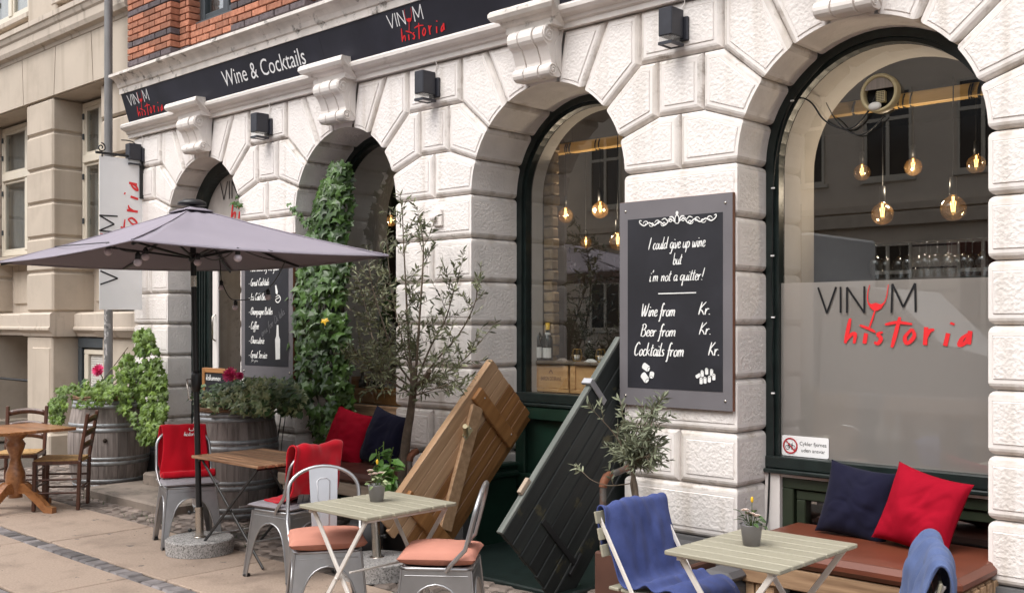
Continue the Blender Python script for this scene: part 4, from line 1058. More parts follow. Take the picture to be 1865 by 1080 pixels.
# ---- folding slat chairs (sage slats, white flat frame)
def fold_chair(label, loc, rz):
    t = thing('folding_chair', label, 'chair', loc, rz, 'folding slat chairs with blue blankets')
    b = MB()
    for k, z in enumerate((.775, .70, .625)):
        x = -.235 + (.80 - z) * .24
        T = Matrix.Translation((x, 0, z)) @ Matrix.Rotation(-.24, 4, 'Y'); b.box(-.006, .006, -.27, .27, -.028, .028, 0, .003, T)
    b.build('backrest', M_['sage'], t, local=True)
    s = MB()
    for k in range(6): s.box(-.20 + k * .072, -.14 + k * .072, -.21, .21, .436, .452, 0, .004)
    s.build('seat', M_['sage'], t, local=True)
    for sy in (-1, 1):
        l = MB(); l.bar((-.245, sy * .235, .79), (.235, sy * .235, .0), .022, .01, (0, 1, 0), 0, .003); l.build('leg', M_['whitemetal'], t, local=True)
        l = MB(); l.bar((.20, sy * .218, .43), (-.24, sy * .218, .0), .022, .01, (0, 1, 0), 0, .003); l.build('leg', M_['whitemetal'], t, local=True)
    l = MB(); l.bar((.20, -.22, .05), (.20, .22, .05), .02, .01); l.bar((-.2, -.21, .04), (-.2, .21, .04), .02, .01); l.build('stretcher', M_['whitemetal'], t, local=True)
    return t
chE = fold_chair('slatted folding chair under a dark blue blanket left of the bench table', (-2.80, -1.42, 0), radians(-2))
chF = fold_chair('slatted folding chair with pale blue blanket in front of the red cushion', (-1.67, -1.79, 0), radians(204))
bb = lambda z: -.235 + (.80 - z) * .24
blanket('blanket', 'dark blue fleece blanket draped over the left folding chair', M_['bluecloth'], chE,
        [(bb(.62) - .05, .60), (bb(.74) - .04, .74), (bb(.80) - .02, .815), (bb(.80) + .012, .83), (bb(.79) + .035, .80), (bb(.66) + .035, .66), (bb(.54) + .04, .54), (-.10, .475), (-.03, .47), (.02, .50), (.07, .475), (.14, .495), (.22, .465), (.25, .38), (.26, .28)],
        lambda v: (-.215 - .02 * sin(v * 5), .225 + .04 * v + .02 * sin(v * 6)), .026, 12, .009, 34, 90, 6.5)
blanket('blanket', 'pale blue fleece blanket hung over the right folding chair', M_['bluecloth2'], chF,
        [(bb(.30) - .10, .30), (bb(.50) - .09, .52), (bb(.70) - .06, .72), (bb(.80) - .03, .85), (bb(.80) + .02, .87), (bb(.76) + .06, .78), (bb(.62) + .07, .60), (-.08, .48)],
        lambda v: (-.29 + .03 * sin(v * 4), .24 - .05 * cos(v * 5)), .035, 20, .010, 34, 80, 6.5)

# ---- wooden pedestal table and ladder-back chairs
pt_ = thing('pedestal_table', 'square varnished wooden table on a turned pedestal at the left', 'table', (-9.66, -1.70, 0), radians(6))
b = MB()
for k in range(6): b.box(-.37, .37, -.37 + k * .1234, -.37 + k * .1234 + .1225, .715, .742, 0, .004)
b.build('tabletop', M_['pine'], pt_, local=True)
b = MB(); b.lathe([(.0, .12), (.06, .12), (.055, .17), (.06, .20), (.085, .26), (.082, .34), (.06, .40), (.045, .46), (.05, .50), (.075, .56), (.085, .60), (.06, .64), (.10, .67), (.12, .715), (0, .715)], (0, 0, 0), 20); b.build('column', M_['pine'], pt_, local=True)
for k in range(4):
    a = k * pi / 2 + .35; b = MB(); pr = [(.03, .26), (.12, .25), (.24, .16), (.36, .06), (.42, .05), (.42, .0), (.33, .0), (.22, .09), (.12, .16), (.03, .16)]
    b.prism(pr, lambda u, v, d, a=a: (u * cos(a) - d * sin(a), u * sin(a) + d * cos(a), v), -.028, .028); b.build('foot', M_['pine'], pt_, local=True)
def ladder_chair(label, loc, rz):
    t = thing('wooden_chair', label, 'chair', loc, rz, 'dark wooden ladder back chairs')
    for sy in (-1, 1):
        l = MB(); l.bar((-.17, sy * .175, 0), (-.185, sy * .175, .45), .032, .034, (0, 1, 0), 0, .006); l.bar((-.185, sy * .175, .45), (-.255, sy * .18, .87), .03, .032, (0, 1, 0), 0, .006); l.build('leg', M_['walnut'], t, local=True)
        l = MB(); l.bar((.20, sy * .205, 0), (.19, sy * .20, .45), .034, .034, (0, 1, 0), 0, .007); l.build('leg', M_['walnut'], t, local=True)
    for z in (.57, .68, .80):
        x = -.185 - (z - .45) / .42 * .07; b = MB()
        def f(u, v, z=z, x=x):
            y = -.165 + .33 * u; return (x - .03 * (1 - (2 * u - 1) ** 2), y, z + (v - .5) * .052 + .022 * (1 - (2 * u - 1) ** 2))
        b.grid(f, 10, 1); b.build('back_slat', M_['walnut'], t, local=True, solid=.014)
    s = MB(); s.prism([(-.18, -.17), (.2, -.205), (.2, .205), (-.18, .17)], lambda u, v, d: (u, v, d), .425, .458); s.build('seat', M_['rush'], t, local=True)
    b = MB(); b.bar((-.18, -.175, .43), (.2, -.205, .43), .024, .03); b.bar((-.18, .175, .43), (.2, .205, .43), .024, .03); b.bar((.2, -.2, .43), (.2, .2, .43), .024, .03)
    b.build('seat_rail', M_['walnut'], t, local=True)
    for z in (.16, .28):
        for sy in (-1, 1): b = MB(); b.tube([(-.175, sy * .175, z), (.195, sy * .202, z)], .010, 7); b.build('stretcher', M_['walnut'], t, local=True)
    for x, z in ((.196, .21), (-.178, .2)): b = MB(); b.tube([(x, -.19, z), (x, .19, z)], .010, 7); b.build('stretcher', M_['walnut'], t, local=True)
    return t
ladder_chair('dark wooden ladder back chair with rush seat between the table and the barrel', (-9.52, -1.33, 0), radians(-128))
ladder_chair('dark wooden chair behind the pedestal table at the left edge', (-10.28, -1.42, 0), radians(-38))

# ================================================================== BENCHES AND PILLOWS
def slab_cushion(mb, x0, x1, y0, y1, z0, z1, seed):
    mb.box(x0, x1, y0, y1, z0, z1, 0, .028)
    def f(u, v):
        a, b = u * 2 - 1, v * 2 - 1
        e = max(0, (1 - a ** 8) * (1 - b ** 8))
        return (x0 + .028 + (x1 - x0 - .056) * u, y0 + .028 + (y1 - y0 - .056) * v, z1 + .001 + .014 * e ** .6 + .004 * nz(u * 9, v * 3, seed) * e)
    mb.grid(f, 40, 14)
bn = thing('bench', 'bench with brown leather seat and rough timber front below the large right window', 'bench', (-2.45, -.15, 0))
b = MB(); slab_cushion(b, -3.08, -1.80, -.50, .33, .395, .475, 1); b.build('seat_pad', M_['leather'], bn)
b = MB(); b.box(-2.98, -1.81, -.475, -.42, .275, .385, 0, .006); b.build('front_beam', M_['bench'], bn)
b = MB()
for k in range(7): b.box(-3.05, -1.82, -.40 + k * .1, -.32 + k * .1, .35, .392, 0, .004)
b.build('slat_base', M_['bench'], bn)
for x in (-2.97, -1.95):
    b = MB()
    for k in range(3): b.box(x + k * .06, x + .05 + k * .06, -.45, -.36, 0, .273, 0, .004)
    b.build('leg', M_['bench'], bn)
b = MB()
for k in range(8): b.box(-1.815, -1.80, -.40 + k * .09, -.34 + k * .09, .23, .39, 0, .003)
b.build('end_slats', M_['bench'], bn)
bn2 = thing('bench', 'bench with dark brown leather seat behind the red blanket under the second window', 'bench', (-6.6, -.2, 0))
b = MB(); slab_cushion(b, -7.40, -5.98, -.50, .34, .45, .535, 2); b.build('seat_pad', M_['leather2'], bn2)
b = MB(); b.box(-7.36, -5.96, -.49, -.44, .35, .445, 0, .006); b.build('front_beam', M_['bench_grey'], bn2)
for x in (-6.06, -6.75, -7.3):
    b = MB(); b.box(x, x + .05, -.48, -.43, 0, .349, 0, .004); b.build('leg', M_['bench_grey'], bn2)
b = MB(); b.box(-7.35, -5.99, -.40, .3, .39, .448, 0, .01); b.build('slat_base', M_['bench_grey'], bn2)
def throw(label, m, c, w, h, t, yaw, lean, roll, seed):
    """pillow: local x along the wall, y up, z towards the street"""
    o = thing('throw_pillow', label, 'pillow', c)
    R = Matrix.Rotation(yaw, 3, 'Z') @ Matrix.Rotation(-lean, 3, 'X') @ Matrix.Rotation(roll, 3, 'Y')
    mb = MB(); pad_pts(mb, lambda x, y, z: tuple(R @ Vector((x, -z, y))), w, h, t, seed, .10, .034, 44, .46)
    mb.build('cover', m, o, local=True); return o
throw('navy blue pillow with deep creases leaning on the right window frame', M_['navycloth'], (-2.58, .10, .675), .41, .42, .22, .08, .30, radians(7), 3)
throw('large red pillow leaning beside the navy one below the right window', M_['redpillow'], (-2.19, .02, .685), .42, .44, .23, -.02, .34, radians(12), 9)
throw('red pillow on the far bench against the ivy', M_['redpillow'], (-6.90, -.10, .74), .47, .46, .22, .16, .36, radians(10), 14)
throw('navy blue pillow on the far bench behind the olive tree', M_['navycloth'], (-6.50, -.06, .75), .45, .47, .21, .02, .32, radians(10), 21)

# ================================================================== PARASOL
pz = lambda y: 1.68 - (y - 589) * 7.69 / 1900
ps = thing('parasol', 'lavender grey square parasol on a round granite base', 'parasol', (-6.934, -1.453, 0))
base = Vector((-6.934, -1.453, 0)); lean = RT * -.057
pole = lambda z: base + lean * (z / 2.5) + Vector((0, 0, z))
ctr = pole(2.53)
CN = [Vector((-5.60, -2.66, 2.15)), Vector((-8.38, -2.33, 2.15)), Vector((-8.12, -.46, 2.15)), Vector((-5.58, -.79, 2.15))]
CN.reverse()
b = MB()
for k in range(4):
    A, B = CN[k], CN[(k + 1) % 4]
    def f(u, v, A=A, B=B):
        E = A.lerp(B, v); p = ctr.lerp(E, u)
        sag = -.045 * sin(pi * u) * (4 * v * (1 - v)) * u - .03 * sin(pi * u) * .5
        edge = -.02 * (4 * v * (1 - v)) * u ** 6
        return (p.x, p.y, p.z + sag + edge + .006 * nz(u * 5 + k, v * 7, 2) + .004 * u * nz(u * 3 + k, v * 26, 4))
    b.grid(f, 16, 24)
b.build('canopy', M_['canopy'], ps, solid=.004)
b = MB()
for k in range(4):
    b.tube([tuple(ctr.lerp(CN[k], t) + Vector((0, 0, .004 - .024 * sin(pi * t) * .6))) for t in [i / 12 for i in range(13)]], .0045, 5)
    A_, B_ = CN[k], CN[(k + 1) % 4]
    b.tube([tuple(A_.lerp(B_, t) + Vector((0, 0, -.002 - .02 * 4 * t * (1 - t)))) for t in [i / 12 for i in range(13)]], .006, 5)
b.build('seam', M_['canopy'], ps)
b = MB()
for k in range(4):
    A, B = ctr.lerp(CN[k], .12), ctr.lerp(CN[(k + 1) % 4], .12)
    b.grid(lambda u, v, A=A, B=B: tuple(ctr.lerp(A.lerp(B, v), u * .98) + Vector((0, 0, .022 - .008 * u))), 3, 6)
b.build('vent_flap', M_['canopy'], ps, solid=.004)
b = MB(); b.lathe([(.0, .045), (.06, .04), (.10, .022), (.105, .0), (.0, 0)], tuple(ctr + Vector((0, 0, .02))), 16); b.build('finial', M_['blackmetal'], ps)
hub = pole(2.16)
for k in range(8):
    E = CN[k // 2] if k % 2 == 0 else CN[k // 2].lerp(CN[(k // 2 + 1) % 4], .5)
    sg_ = .0 if k % 2 == 0 else .045
    b = MB(); b.tube([ctr.lerp(E, t) + Vector((0, 0, -.022 - (sg_ + .02) * sin(pi * t) * (t if sg_ else .8))) for t in (.03, .2, .4, .6, .8, .985)], .010, 6); b.build('rib', M_['blackmetal'], ps)
    b = MB(); q = ctr.lerp(E, .52) + Vector((0, 0, -.06)); b.bar(hub, q, .012, .014); b.build('strut', M_['blackmetal'], ps)
b = MB(); b.tube([pole(.33), pole(1.31)], .0215, 12); b.tube([pole(1.31), pole(1.95)], .0205, 12); b.tube([pole(2.03), pole(2.5)], .0215, 12); b.lathe([(.022, -.03), (.034, -.02), (.034, .03), (.022, .04)], tuple(hub), 12); b.build('pole', M_['blackmetal'], ps)
b = MB(); b.tube([pole(1.95), pole(2.03)], .023, 12); b.build('joint_sleeve', M_['chrome'], ps)
b = MB(); b.lathe([(.0, -.08), (.03, -.07), (.036, -.02), (.036, .05), (.026, .08), (.0, .08)], tuple(pole(1.25)), 12)
cb = b.build('crank_box', M_['blackmetal'], ps)
p0 = pole(1.27) + RT * -.03; b = MB(); b.tube([p0, p0 + RT * -.03 + FW * -.03, p0 + RT * .0 + FW * -.06 + Vector((0, 0, -.14)), p0 + RT * .02 + FW * -.06 + Vector((0, 0, -.15))], .007, 7); b.build('crank_handle', M_['chrome'], cb)
b = MB(); b.tube([pole(.11), pole(.33)], .031, 14); b.lathe([(.045, .0), (.045, .006), (.0, .006)], tuple(pole(.108)), 16); lt_ = b.build('base_tube', M_['chrome'], ps)
for z in (.29, .16):
    q = pole(z); b = MB(); b.tube([q, q + RT * -.06 + FW * -.01], .006, 6); b.sphere(tuple(q + RT * -.066 + FW * -.01), .016, 10, 7); b.build('knob', M_['blackmetal'], lt_)
def granite_base(name, par, c, r, h=.105, rot=0.0):
    b = MB(); n = 48; B = []
    gap = lambda a: abs(((a - rot + pi) % (pi / 1) ) - 0) < .0
    ang = [2 * pi * i / n for i in range(n)]
    notch = lambda a: .035 if min(abs((a - q + pi) % (2 * pi) - pi) for q in (-2.05, 1.09)) < .19 else 0.0
    lo = [(c[0] + r * cos(a), c[1] + r * sin(a), notch(a)) for a in ang]; mid = [(c[0] + r * cos(a), c[1] + r * sin(a), h - .008) for a in ang]
    top = [(c[0] + (r - .008) * cos(a), c[1] + (r - .008) * sin(a), h) for a in ang]
    b.add(lo + mid, [(i, (i + 1) % n, n + (i + 1) % n, n + i) for i in range(n)]); b.add(mid + top, [(i, (i + 1) % n, n + (i + 1) % n, n + i) for i in range(n)], 0)
    b.add(top, [tuple(range(n))]); b.add([(c[0] + (r - .02) * cos(a), c[1] + (r - .02) * sin(a), .03) for a in ang], [tuple(range(n))])
    return b.build(name, M_['gravel'], par)
granite_base('granite_base', ps, (base.x, base.y), .245)
# string of bulbs under the parasol
sl_ = thing('string_lights', 'string of white bulbs on a black cable hung under the parasol', 'lights', (-6.9, -1.5, 2.05))
BL = [(197, 459, -2.35), (251, 478, -2.45), (265, 468, -2.15), (313, 441, -1.9), (360, 478, -1.75), (433, 470, -1.95), (403, 524, -.75), (429, 560, -.70), (488, 541, -.75)]
tops = []
for x, y, Y in BL:
    q = P(x, y, Y); b = MB(); b.lathe([(.0, .066), (.006, .064), (.012, .055), (.017, .05), (.017, .018), (.012, .015)], tuple(q), 10); so_ = b.build('socket', M_['blackmetal'], sl_)
    b = MB(); b.sphere(tuple(q), .026, 14, 10, 0, (1, 1, .95)); b.build('bulb', M_['bulbwhite'], so_); tops.append(q + Vector((0, 0, .062)))
b = MB()
def sagc(p, q, s): return [p.lerp(q, t / 8) + Vector((0, 0, -s * sin(pi * t / 8))) for t in range(9)]
for i, j, s in ((0, 1, .02), (1, 2, .03), (2, 3, .02), (3, 4, .05), (4, 5, .06), (6, 7, .05), (7, 8, .03)): b.tube(sagc(tops[i], tops[j], s), .004, 5)
up5 = P(520, 475, -1.2); b.tube(sagc(tops[5], up5, .02) + sagc(up5, tops[8], .02), .004, 5)
b.tube(sagc(tops[0], CN[2].lerp(ctr, .3), .0), .004, 5); b.tube([tops[6], P(400, 470, -.75)], .004, 5)
b.build('cable', M_['cable'], sl_)
# second parasol foot
pf = thing('granite_stand', 'speckled granite parasol stand with an empty steel tube behind the near green table', 'parasol stand', (-5.42, -1.02, 0))
granite_base('granite_base', pf, (-5.42, -1.02), .25, .115)
q0 = Vector((-5.45, -1.0, .11)); b = MB(); b.tube([q0, q0 + Vector((-.05, .02, .36))], .031, 14); b.lathe([(.05, 0), (.05, .006), (0, .006)], tuple(q0), 16); tb_ = b.build('base_tube', M_['chrome'], pf)
for z in (.14, .30):
    q = q0 + Vector((-.05, .02, .36)) * (z / .36); b = MB(); b.tube([q, q + RT * .05], .006, 6); b.sphere(tuple(q + RT * .06), .016, 10, 7); b.build('knob', M_['blackmetal'], tb_)

# ================================================================== BARRELS
def barrel(label, c, H, rh, rb):
    t = thing('barrel', label, 'barrel', c, 0, 'oak barrels used as planters')
    R = lambda z: rh + (rb - rh) * (1 - (2 * z / H - 1) ** 2)
    ns = 26
    b = MB()
    for k in range(ns):
        a0, a1 = 2 * pi * k / ns + .004, 2 * pi * (k + 1) / ns - .004
        zs = [H * i / 12 for i in range(13)]; o = len(b.v)
        vs = [(R(z) * cos(a), R(z) * sin(a), z) for z in zs for a in (a0, (a0 + a1) / 2, a1)]
        vs += [((R(z) - .03) * cos(a), (R(z) - .03) * sin(a), z) for z in zs for a in (a0, (a0 + a1) / 2, a1)]
        m = 3 * 13; fs = []
        for i in range(12):
            for j in (0, 1): fs += [(3 * i + j, 3 * i + j + 1, 3 * i + j + 4, 3 * i + j + 3), (m + 3 * i + j, m + 3 * i + j + 3, m + 3 * i + j + 4, m + 3 * i + j + 1)]
            fs += [(3 * i, 3 * i + 3, m + 3 * i + 3, m + 3 * i), (3 * i + 2, m + 3 * i + 2, m + 3 * i + 5, 3 * i + 5)]
        fs += [(36, 37, m + 37, m + 36), (37, 38, m + 38, m + 37), (0, m, m + 1, 1), (1, m + 1, m + 2, 2)]
        b.add(vs, fs)
    b.lathe([(.012, -.012), (.02, .006), (.02, .006)], (0, 0, 0), 8) if False else None
    b.build('staves', M_['stave'], t, local=True)
    for z0, z1 in ((.02, .06), (.075, .115), (.26, .30), (.315, .345), (.60, .64), (.655, .69), (.84, .88), (.885, .915)):
        h = MB(); a, q = z0 * H / .93, z1 * H / .93
        h.lathe([(R(a) - .002, a), (R(a) + .004, a + .002), (R((a + q) / 2) + .005, (a + q) / 2), (R(q) + .004, q - .002), (R(q) - .002, q)], (0, 0, 0), 48, caps=False)
        an = rnd(-1.6, -.4)
        for dz in (.25, .75): h.sphere(((R(a) + .006) * cos(an), (R(a) + .006) * sin(an), a + (q - a) * dz), .005, 6, 4)
        h.build('hoop', M_['galv'], t, local=True)
    w_ = MB()
    for k in range(2): w_.tube([((rh + .008 + .004 * sin(a * 5 + k)) * cos(a), (rh + .008) * sin(a), H + .006 + k * .018 + .004 * sin(a * 7 + k * 2)) for a in [2 * pi * i / 48 for i in range(48)]], .011, 6, True)
    w_.build('rim', M_['wicker'], t, local=True)
    s = MB(); s.lathe([(0, 0), (rh - .025, 0)], (0, 0, H - .02), 24, caps=False); s.build('soil', M_['soil'], t, local=True)
    hb = MB(); a = -.55; hb.sphere(((R(H * .56) + .0) * cos(a), R(H * .56) * sin(a), H * .56), .022, 10, 6); hb.build('bung', M_['soil'], t, local=True)
    return t
barrel('weathered grey oak barrel overflowing with bright ivy at the left building corner', (-10.44, -.45, 0), .91, .335, .40)
barrel('weathered oak barrel planter with a pink dahlia between door and brown table', (-8.04, -.47, 0), .93, .325, .385)

# ================================================================== CELLAR HATCH DOORS
def hatch_frame(X, T, e2):
    e2 = Vector((0, e2[0], e2[1])).normalized(); e1 = Vector((0, -e2.z, e2.y))
    if e1.z > 0: e1 = -e1
    O = Vector((X, T[0], T[1]))
    return lambda s, a, d: tuple(O + e2 * s + e1 * a + Vector((d, 0, 0)))
h1 = thing('cellar_hatch', 'open honey coloured wooden cellar door with a Z brace leaning by the window', 'hatch door', (-5.35, -.4, 0))
F = hatch_frame(-5.36, (.03, 1.405), (-.712, -.702))
def hbox(mb, F, s0, s1, a0, a1, d0, d1, mi=0, bev=.003):
    # build in a local frame whose x axis runs along the boards
    o = Vector(F(0, 0, 0)); ex = Vector(F(1, 0, 0)) - o; ey = Vector(F(0, 1, 0)) - o; ez = Vector(F(0, 0, 1)) - o
    T = Matrix(((ex.x, ey.x, ez.x, o.x), (ex.y, ey.y, ez.y, o.y), (ex.z, ey.z, ez.z, o.z), (0, 0, 0, 1)))
    mb.box(s0, s1, a0, a1, d0, d1, mi, bev, T)
def hobj(name, mb, m, par, F):
    """object whose own x axis runs along the boards, so the grain does too"""
    o = Vector(F(0, 0, 0)); ex = Vector(F(1, 0, 0)) - o; ey = Vector(F(0, 1, 0)) - o; ez = Vector(F(0, 0, 1)) - o
    T = Matrix(((ex.x, ey.x, ez.x, o.x), (ex.y, ey.y, ez.y, o.y), (ex.z, ey.z, ez.z, o.z), (0, 0, 0, 1)))
    ob_ = mb.build(name, m, None, local=True); Ti = T.inverted()
    ob_.data.transform(Ti); ob_.parent = par; W = world_of(par).inverted() @ T
    ob_.location = W.to_translation(); ob_.rotation_euler = W.to_euler(); return ob_
L1, W1_ = 1.47, .60
b = MB(); a = 0
while a < W1_ - .02:
    w_ = min(.083, W1_ - a); hbox(b, F, rnd(-.004, .004), L1 + (rnd(-.05, .03)), a + .002, a + w_ - .002, -.03, 0, 0 if a > .23 else 1, .003); a += .083
b_o = hobj('planks', b, [M_['hatch'], M_['hatch_pale']], h1, F)
b = MB(); hbox(b, F, .01, L1 - .06, W1_ - .05, W1_ + .045, -.10, -.034); hbox(b, F, .02, L1 - .1, .02, W1_ - .06, -.075, -.034); hobj('outer_frame', b, M_['hatch'], h1, F)
b = MB(); hbox(b, F, .0, L1, -.012, -.001, -.06, .002); hobj('edge_strip', b, M_['hatch_pale'], h1, F)
for s in (.24, L1 - .28):
    b = MB(); hbox(b, F, s, s + .115, .025, W1_ - .03, .001, .036, 0, .006); o_ = hobj('rail', b, M_['hatch'], h1, F)
b = MB(); q0 = Vector(F(.36, .10, .018)); q1 = Vector(F(L1 - .285, W1_ - .12, .018)); b.bar(q0, q1, .11, .032, (1, 0, 0), 0, .004); b.build('brace', M_['hatch_pale'], h1)
b = MB(); hbox(b, F, .52, .62, .12, .175, .035, .04, 0, .001); q = Vector(F(.59, .147, .04)); b.tube([q, q + Vector((.09, -.10, .075))], .018, 10); b.build('flag_holder', M_['ivory'], h1)
b = MB()
for s, a in ((.53, .147), (.61, .147), (.28, .1), (.28, .5)): b.sphere(F(s, a, .04), .006, 6, 4)
b.build('screw', M_['steel'], h1)
h2 = thing('cellar_hatch', 'open black weathered cellar door with a strap hinge beside the chalkboard', 'hatch door', (-4.18, -.4, 0))
F = hatch_frame(-4.18, (.03, 1.578), (-1.14, -1.128))
L2, W2_ = 1.61, .63
b = MB(); a = 0
while a < W2_ - .02:
    w_ = min(.105, W2_ - a); hbox(b, F, rnd(-.003, .003), L2 + rnd(-.02, .0), a + .003, a + w_ - .003, -.03, rnd(-.003, .003), 0, .005); a += .105
hobj('planks', b, M_['hatch_dark'], h2, F)
b = MB(); hbox(b, F, 0, L2 - .01, -.022, -.001, -.04, .004); hobj('worn_edge', b, M_['hatch_edge'], h2, F)
b = MB(); hbox(b, F, .5, L2, W2_ + .02, W2_ + .16, -.05, -.01); hobj('cheek_board', b, M_['hatch_dark'], h2, F)
b = MB(); hbox(b, F, L2 - .30, L2 - .262, .22, W2_ + .05, .001, .009, 0, .002); hbox(b, F, L2 - .36, L2 - .20, W2_ + .022, W2_ + .05, -.008, .012); hobj('strap_hinge', b, M_['blackmetal'], h2, F)
b = MB(); hbox(b, F, .40, .445, -.05, .16, .006, .014, 0, .002); hbox(b, F, .40, .445, -.05, -.03, -.06, .006); hobj('steel_clip', b, M_['steel_light'], h2, F)
b = MB(); hbox(b, F, 1.22, 1.33, -.055, -.024, -.035, -.005, 0, .003); hobj('wood_block', b, M_['bench_grey'], h2, F)
# ================================================================== PIPES
def pipe(label, pts, flange):
    t = thing('pipe_rail', label, 'pipe', (pts[0][0], pts[0][1], 0))
    b = MB(); b.tube(pts, .021, 10); b.build('pipe', M_['pipe'], t)
    b = MB(); k = len(pts) - 5; b.tube(pts[1:5], .0265, 10); b.build('elbow', M_['rust'], t)
    b = MB(); x, y, z = flange; b.box(x - .05, x + .05, y - .012, y, z - .022, z + .022, 0, .003); b.build('flange', M_['pipe'], t)
def bend(x, y, z, x2, y2, z2):
    d = Vector((x2 - x, y2 - y, z2 - z)); d.normalize(); c = Vector((x, y, z - .07))
    return [(x, y, 0)] + [(x + d.x * .07 * (1 - cos(t)), y + d.y * .07 * (1 - cos(t)), z - .07 + .07 * sin(t)) for t in (0, pi / 6, pi / 3, pi / 2)] + [(x2, y2, z2)]
q = P(1098, 875, -.45); pipe('rusty bent handrail pipe bolted to the wall beside the black cellar door', bend(q.x, -.45, .745, -3.95, -.01, .80), (-3.93, -.0, .805))
q = P(746, 850, -.32); pipe('rusty bent handrail pipe beside the honey coloured cellar door', bend(q.x, -.32, .72, -5.86, -.01, .74), (-5.85, -.0, .745))
# ================================================================== PLANTS
random.seed(21)
IVY = [(0, -.05), (.18, -.12), (.46, -.22), (.40, .05), (.62, .30), (.34, .38), (.16, .52), (0, .98), (-.16, .52), (-.34, .38), (-.62, .30), (-.40, .05), (-.46, -.22), (-.18, -.12)]
def frame_from(nrm, tip):
    n = Vector(nrm).normalized(); t = Vector(tip); t = t - n * t.dot(n)
    t = t.normalized() if t.length > 1e-4 else n.orthogonal().normalized()
    return n, t, t.cross(n)
def ivy_leaf(mb, p, nrm, tip, s, mi=0):
    n, t, b = frame_from(nrm, tip); p = Vector(p); c = rnd(.10, .22)
    vs = [p + t * (.3 * s) + n * (.10 * s)] + [p + b * (u * s) + t * (v * s) - n * (c * s * (u * u * 2 + (v - .3) ** 2 * .5)) for u, v in IVY]
    k = len(IVY)
    mb.add(vs, [(0, 1 + i, 1 + (i + 1) % k) for i in range(k)], mi, False)
def oval_leaf(mb, p, tip, nrm, L, W, mi=0, curl=.12):
    n, t, b = frame_from(nrm, tip); p = Vector(p)
    vs = [p, p + t * (.35 * L) + b * (W / 2) + n * (.12 * W), p + t * (.72 * L) + b * (W * .36) - n * (curl * L * .4), p + t * L - n * (curl * L), p + t * (.72 * L) - b * (W * .36) - n * (curl * L * .4), p + t * (.35 * L) - b * (W / 2) + n * (.12 * W), p + t * (.5 * L) - n * (.05 * L)]
    mb.add(vs, [(0, 1, 6), (1, 2, 6), (2, 3, 6), (3, 4, 6), (4, 5, 6), (5, 0, 6)], mi, False)
def rv(): return Vector((rnd(-1, 1), rnd(-1, 1), rnd(-1, 1)))
def lerp_tab(tab, y):
    for (y0, a0, b0), (y1, a1, b1) in zip(tab[:-1], tab[1:]):
        if y0 <= y <= y1: t = (y - y0) / (y1 - y0); return a0 + (a1 - a0) * t, b0 + (b1 - b0) * t
    return None
# climbing ivy by the second window
iv = thing('climbing_ivy', 'tall dark green ivy climbing the jamb of the second window', 'ivy', (-7.5, .0, 0))
TAB = [(298, 608, 634), (330, 590, 637), (370, 575, 640), (400, 568, 636), (440, 556, 634), (480, 546, 634), (520, 536, 628), (560, 528, 626), (600, 524, 634), (650, 526, 638), (700, 540, 640), (740, 556, 638), (780, 572, 632), (812, 580, 618)]
b = MB(); st_ = MB()
for i in range(1150):
    y = rnd(298, 812); x0, x1 = lerp_tab(TAB, y); x = rnd(x0, x1); e = abs((x - (x0 + x1) / 2) / ((x1 - x0) / 2))
    if nz(x * .05, y * .035, 3) < -.36: continue
    Y = .02 - .14 * (1 - e * e) * rnd(.1, 1) + (.12 if y < 420 else 0)
    p = P(x, y, Y); s = rnd(.07, .115) * (1.12 if rnd(0, 1) < .3 else 1)
    ivy_leaf(b, p, Vector((.25, -1, .35)) + rv() * .55, Vector((rnd(-.7, .7), -.2, -1)), s)
for x, y, n_ in ((533, 375, 5), (545, 392, 8), (556, 405, 9), (430, 366, 4), (434, 380, 3)):
    for k in range(n_): ivy_leaf(b, P(x + rnd(-8, 8), y + rnd(-10, 10), -.05), Vector((.2, -1, .3)) + rv() * .5, Vector((rnd(-.7, .7), 0, -1)), rnd(.04, .07))
b.build('leaves', M_['ivyleaf'], iv, recalc=False)
for k in range(9):
    pts = []; x = rnd(600, 622); y = 812
    while y > 310:
        a, c = lerp_tab(TAB, y); x = min(max(x + rnd(-14, 12), a + 8), c - 4); pts.append(P(x, y, .13)); y -= rnd(25, 45)
    st_.tube(catmull([tuple(p) for p in pts], 3), rnd(.004, .008), 5)
st_.build('stem', M_['bark'], iv)
yb_ = MB(); ivy_leaf(yb_, P(591, 582, -.15), (0.6, -.8, .5), (.3, 0, -1), .06); yb_.build('yellow_leaf', M_['yellow'], iv, recalc=False)
# light ivy mound on the first barrel
def blob_leaves(mb, n, tab, Yf, s0, s1, kind='ivy', mi=0, up=.3):
    ys = [t[0] for t in tab]; k = 0; tries = 0
    while k < n and tries < n * 6:
        tries += 1; y = rnd(ys[0], ys[-1]); x0, x1 = lerp_tab(tab, y)
        if rnd(0, 1) > (x1 - x0) / max(t[2] - t[1] for t in tab): continue
        x = rnd(x0, x1)
        if nz(x * .06, y * .06, 5.5) < -.34: continue
        p = P(x, y, Yf(x, y)); k += 1
        if kind == 'ivy': ivy_leaf(mb, p, Vector((.3, -.9, up)) + rv() * .6, Vector((rnd(-.9, .9), -.3, -rnd(.1, 1))), rnd(s0, s1), mi)
        else: oval_leaf(mb, p, Vector((rnd(-1, 1), -.4, rnd(-.5, .8))), Vector((0, -.5, 1)) + rv() * .5, rnd(s0, s1), rnd(s0, s1) * .55, mi)
i1 = thing('ivy_plant', 'bright green ivy heap spilling over the left barrel', 'ivy', (-10.44, -.45, .9))
b = MB()
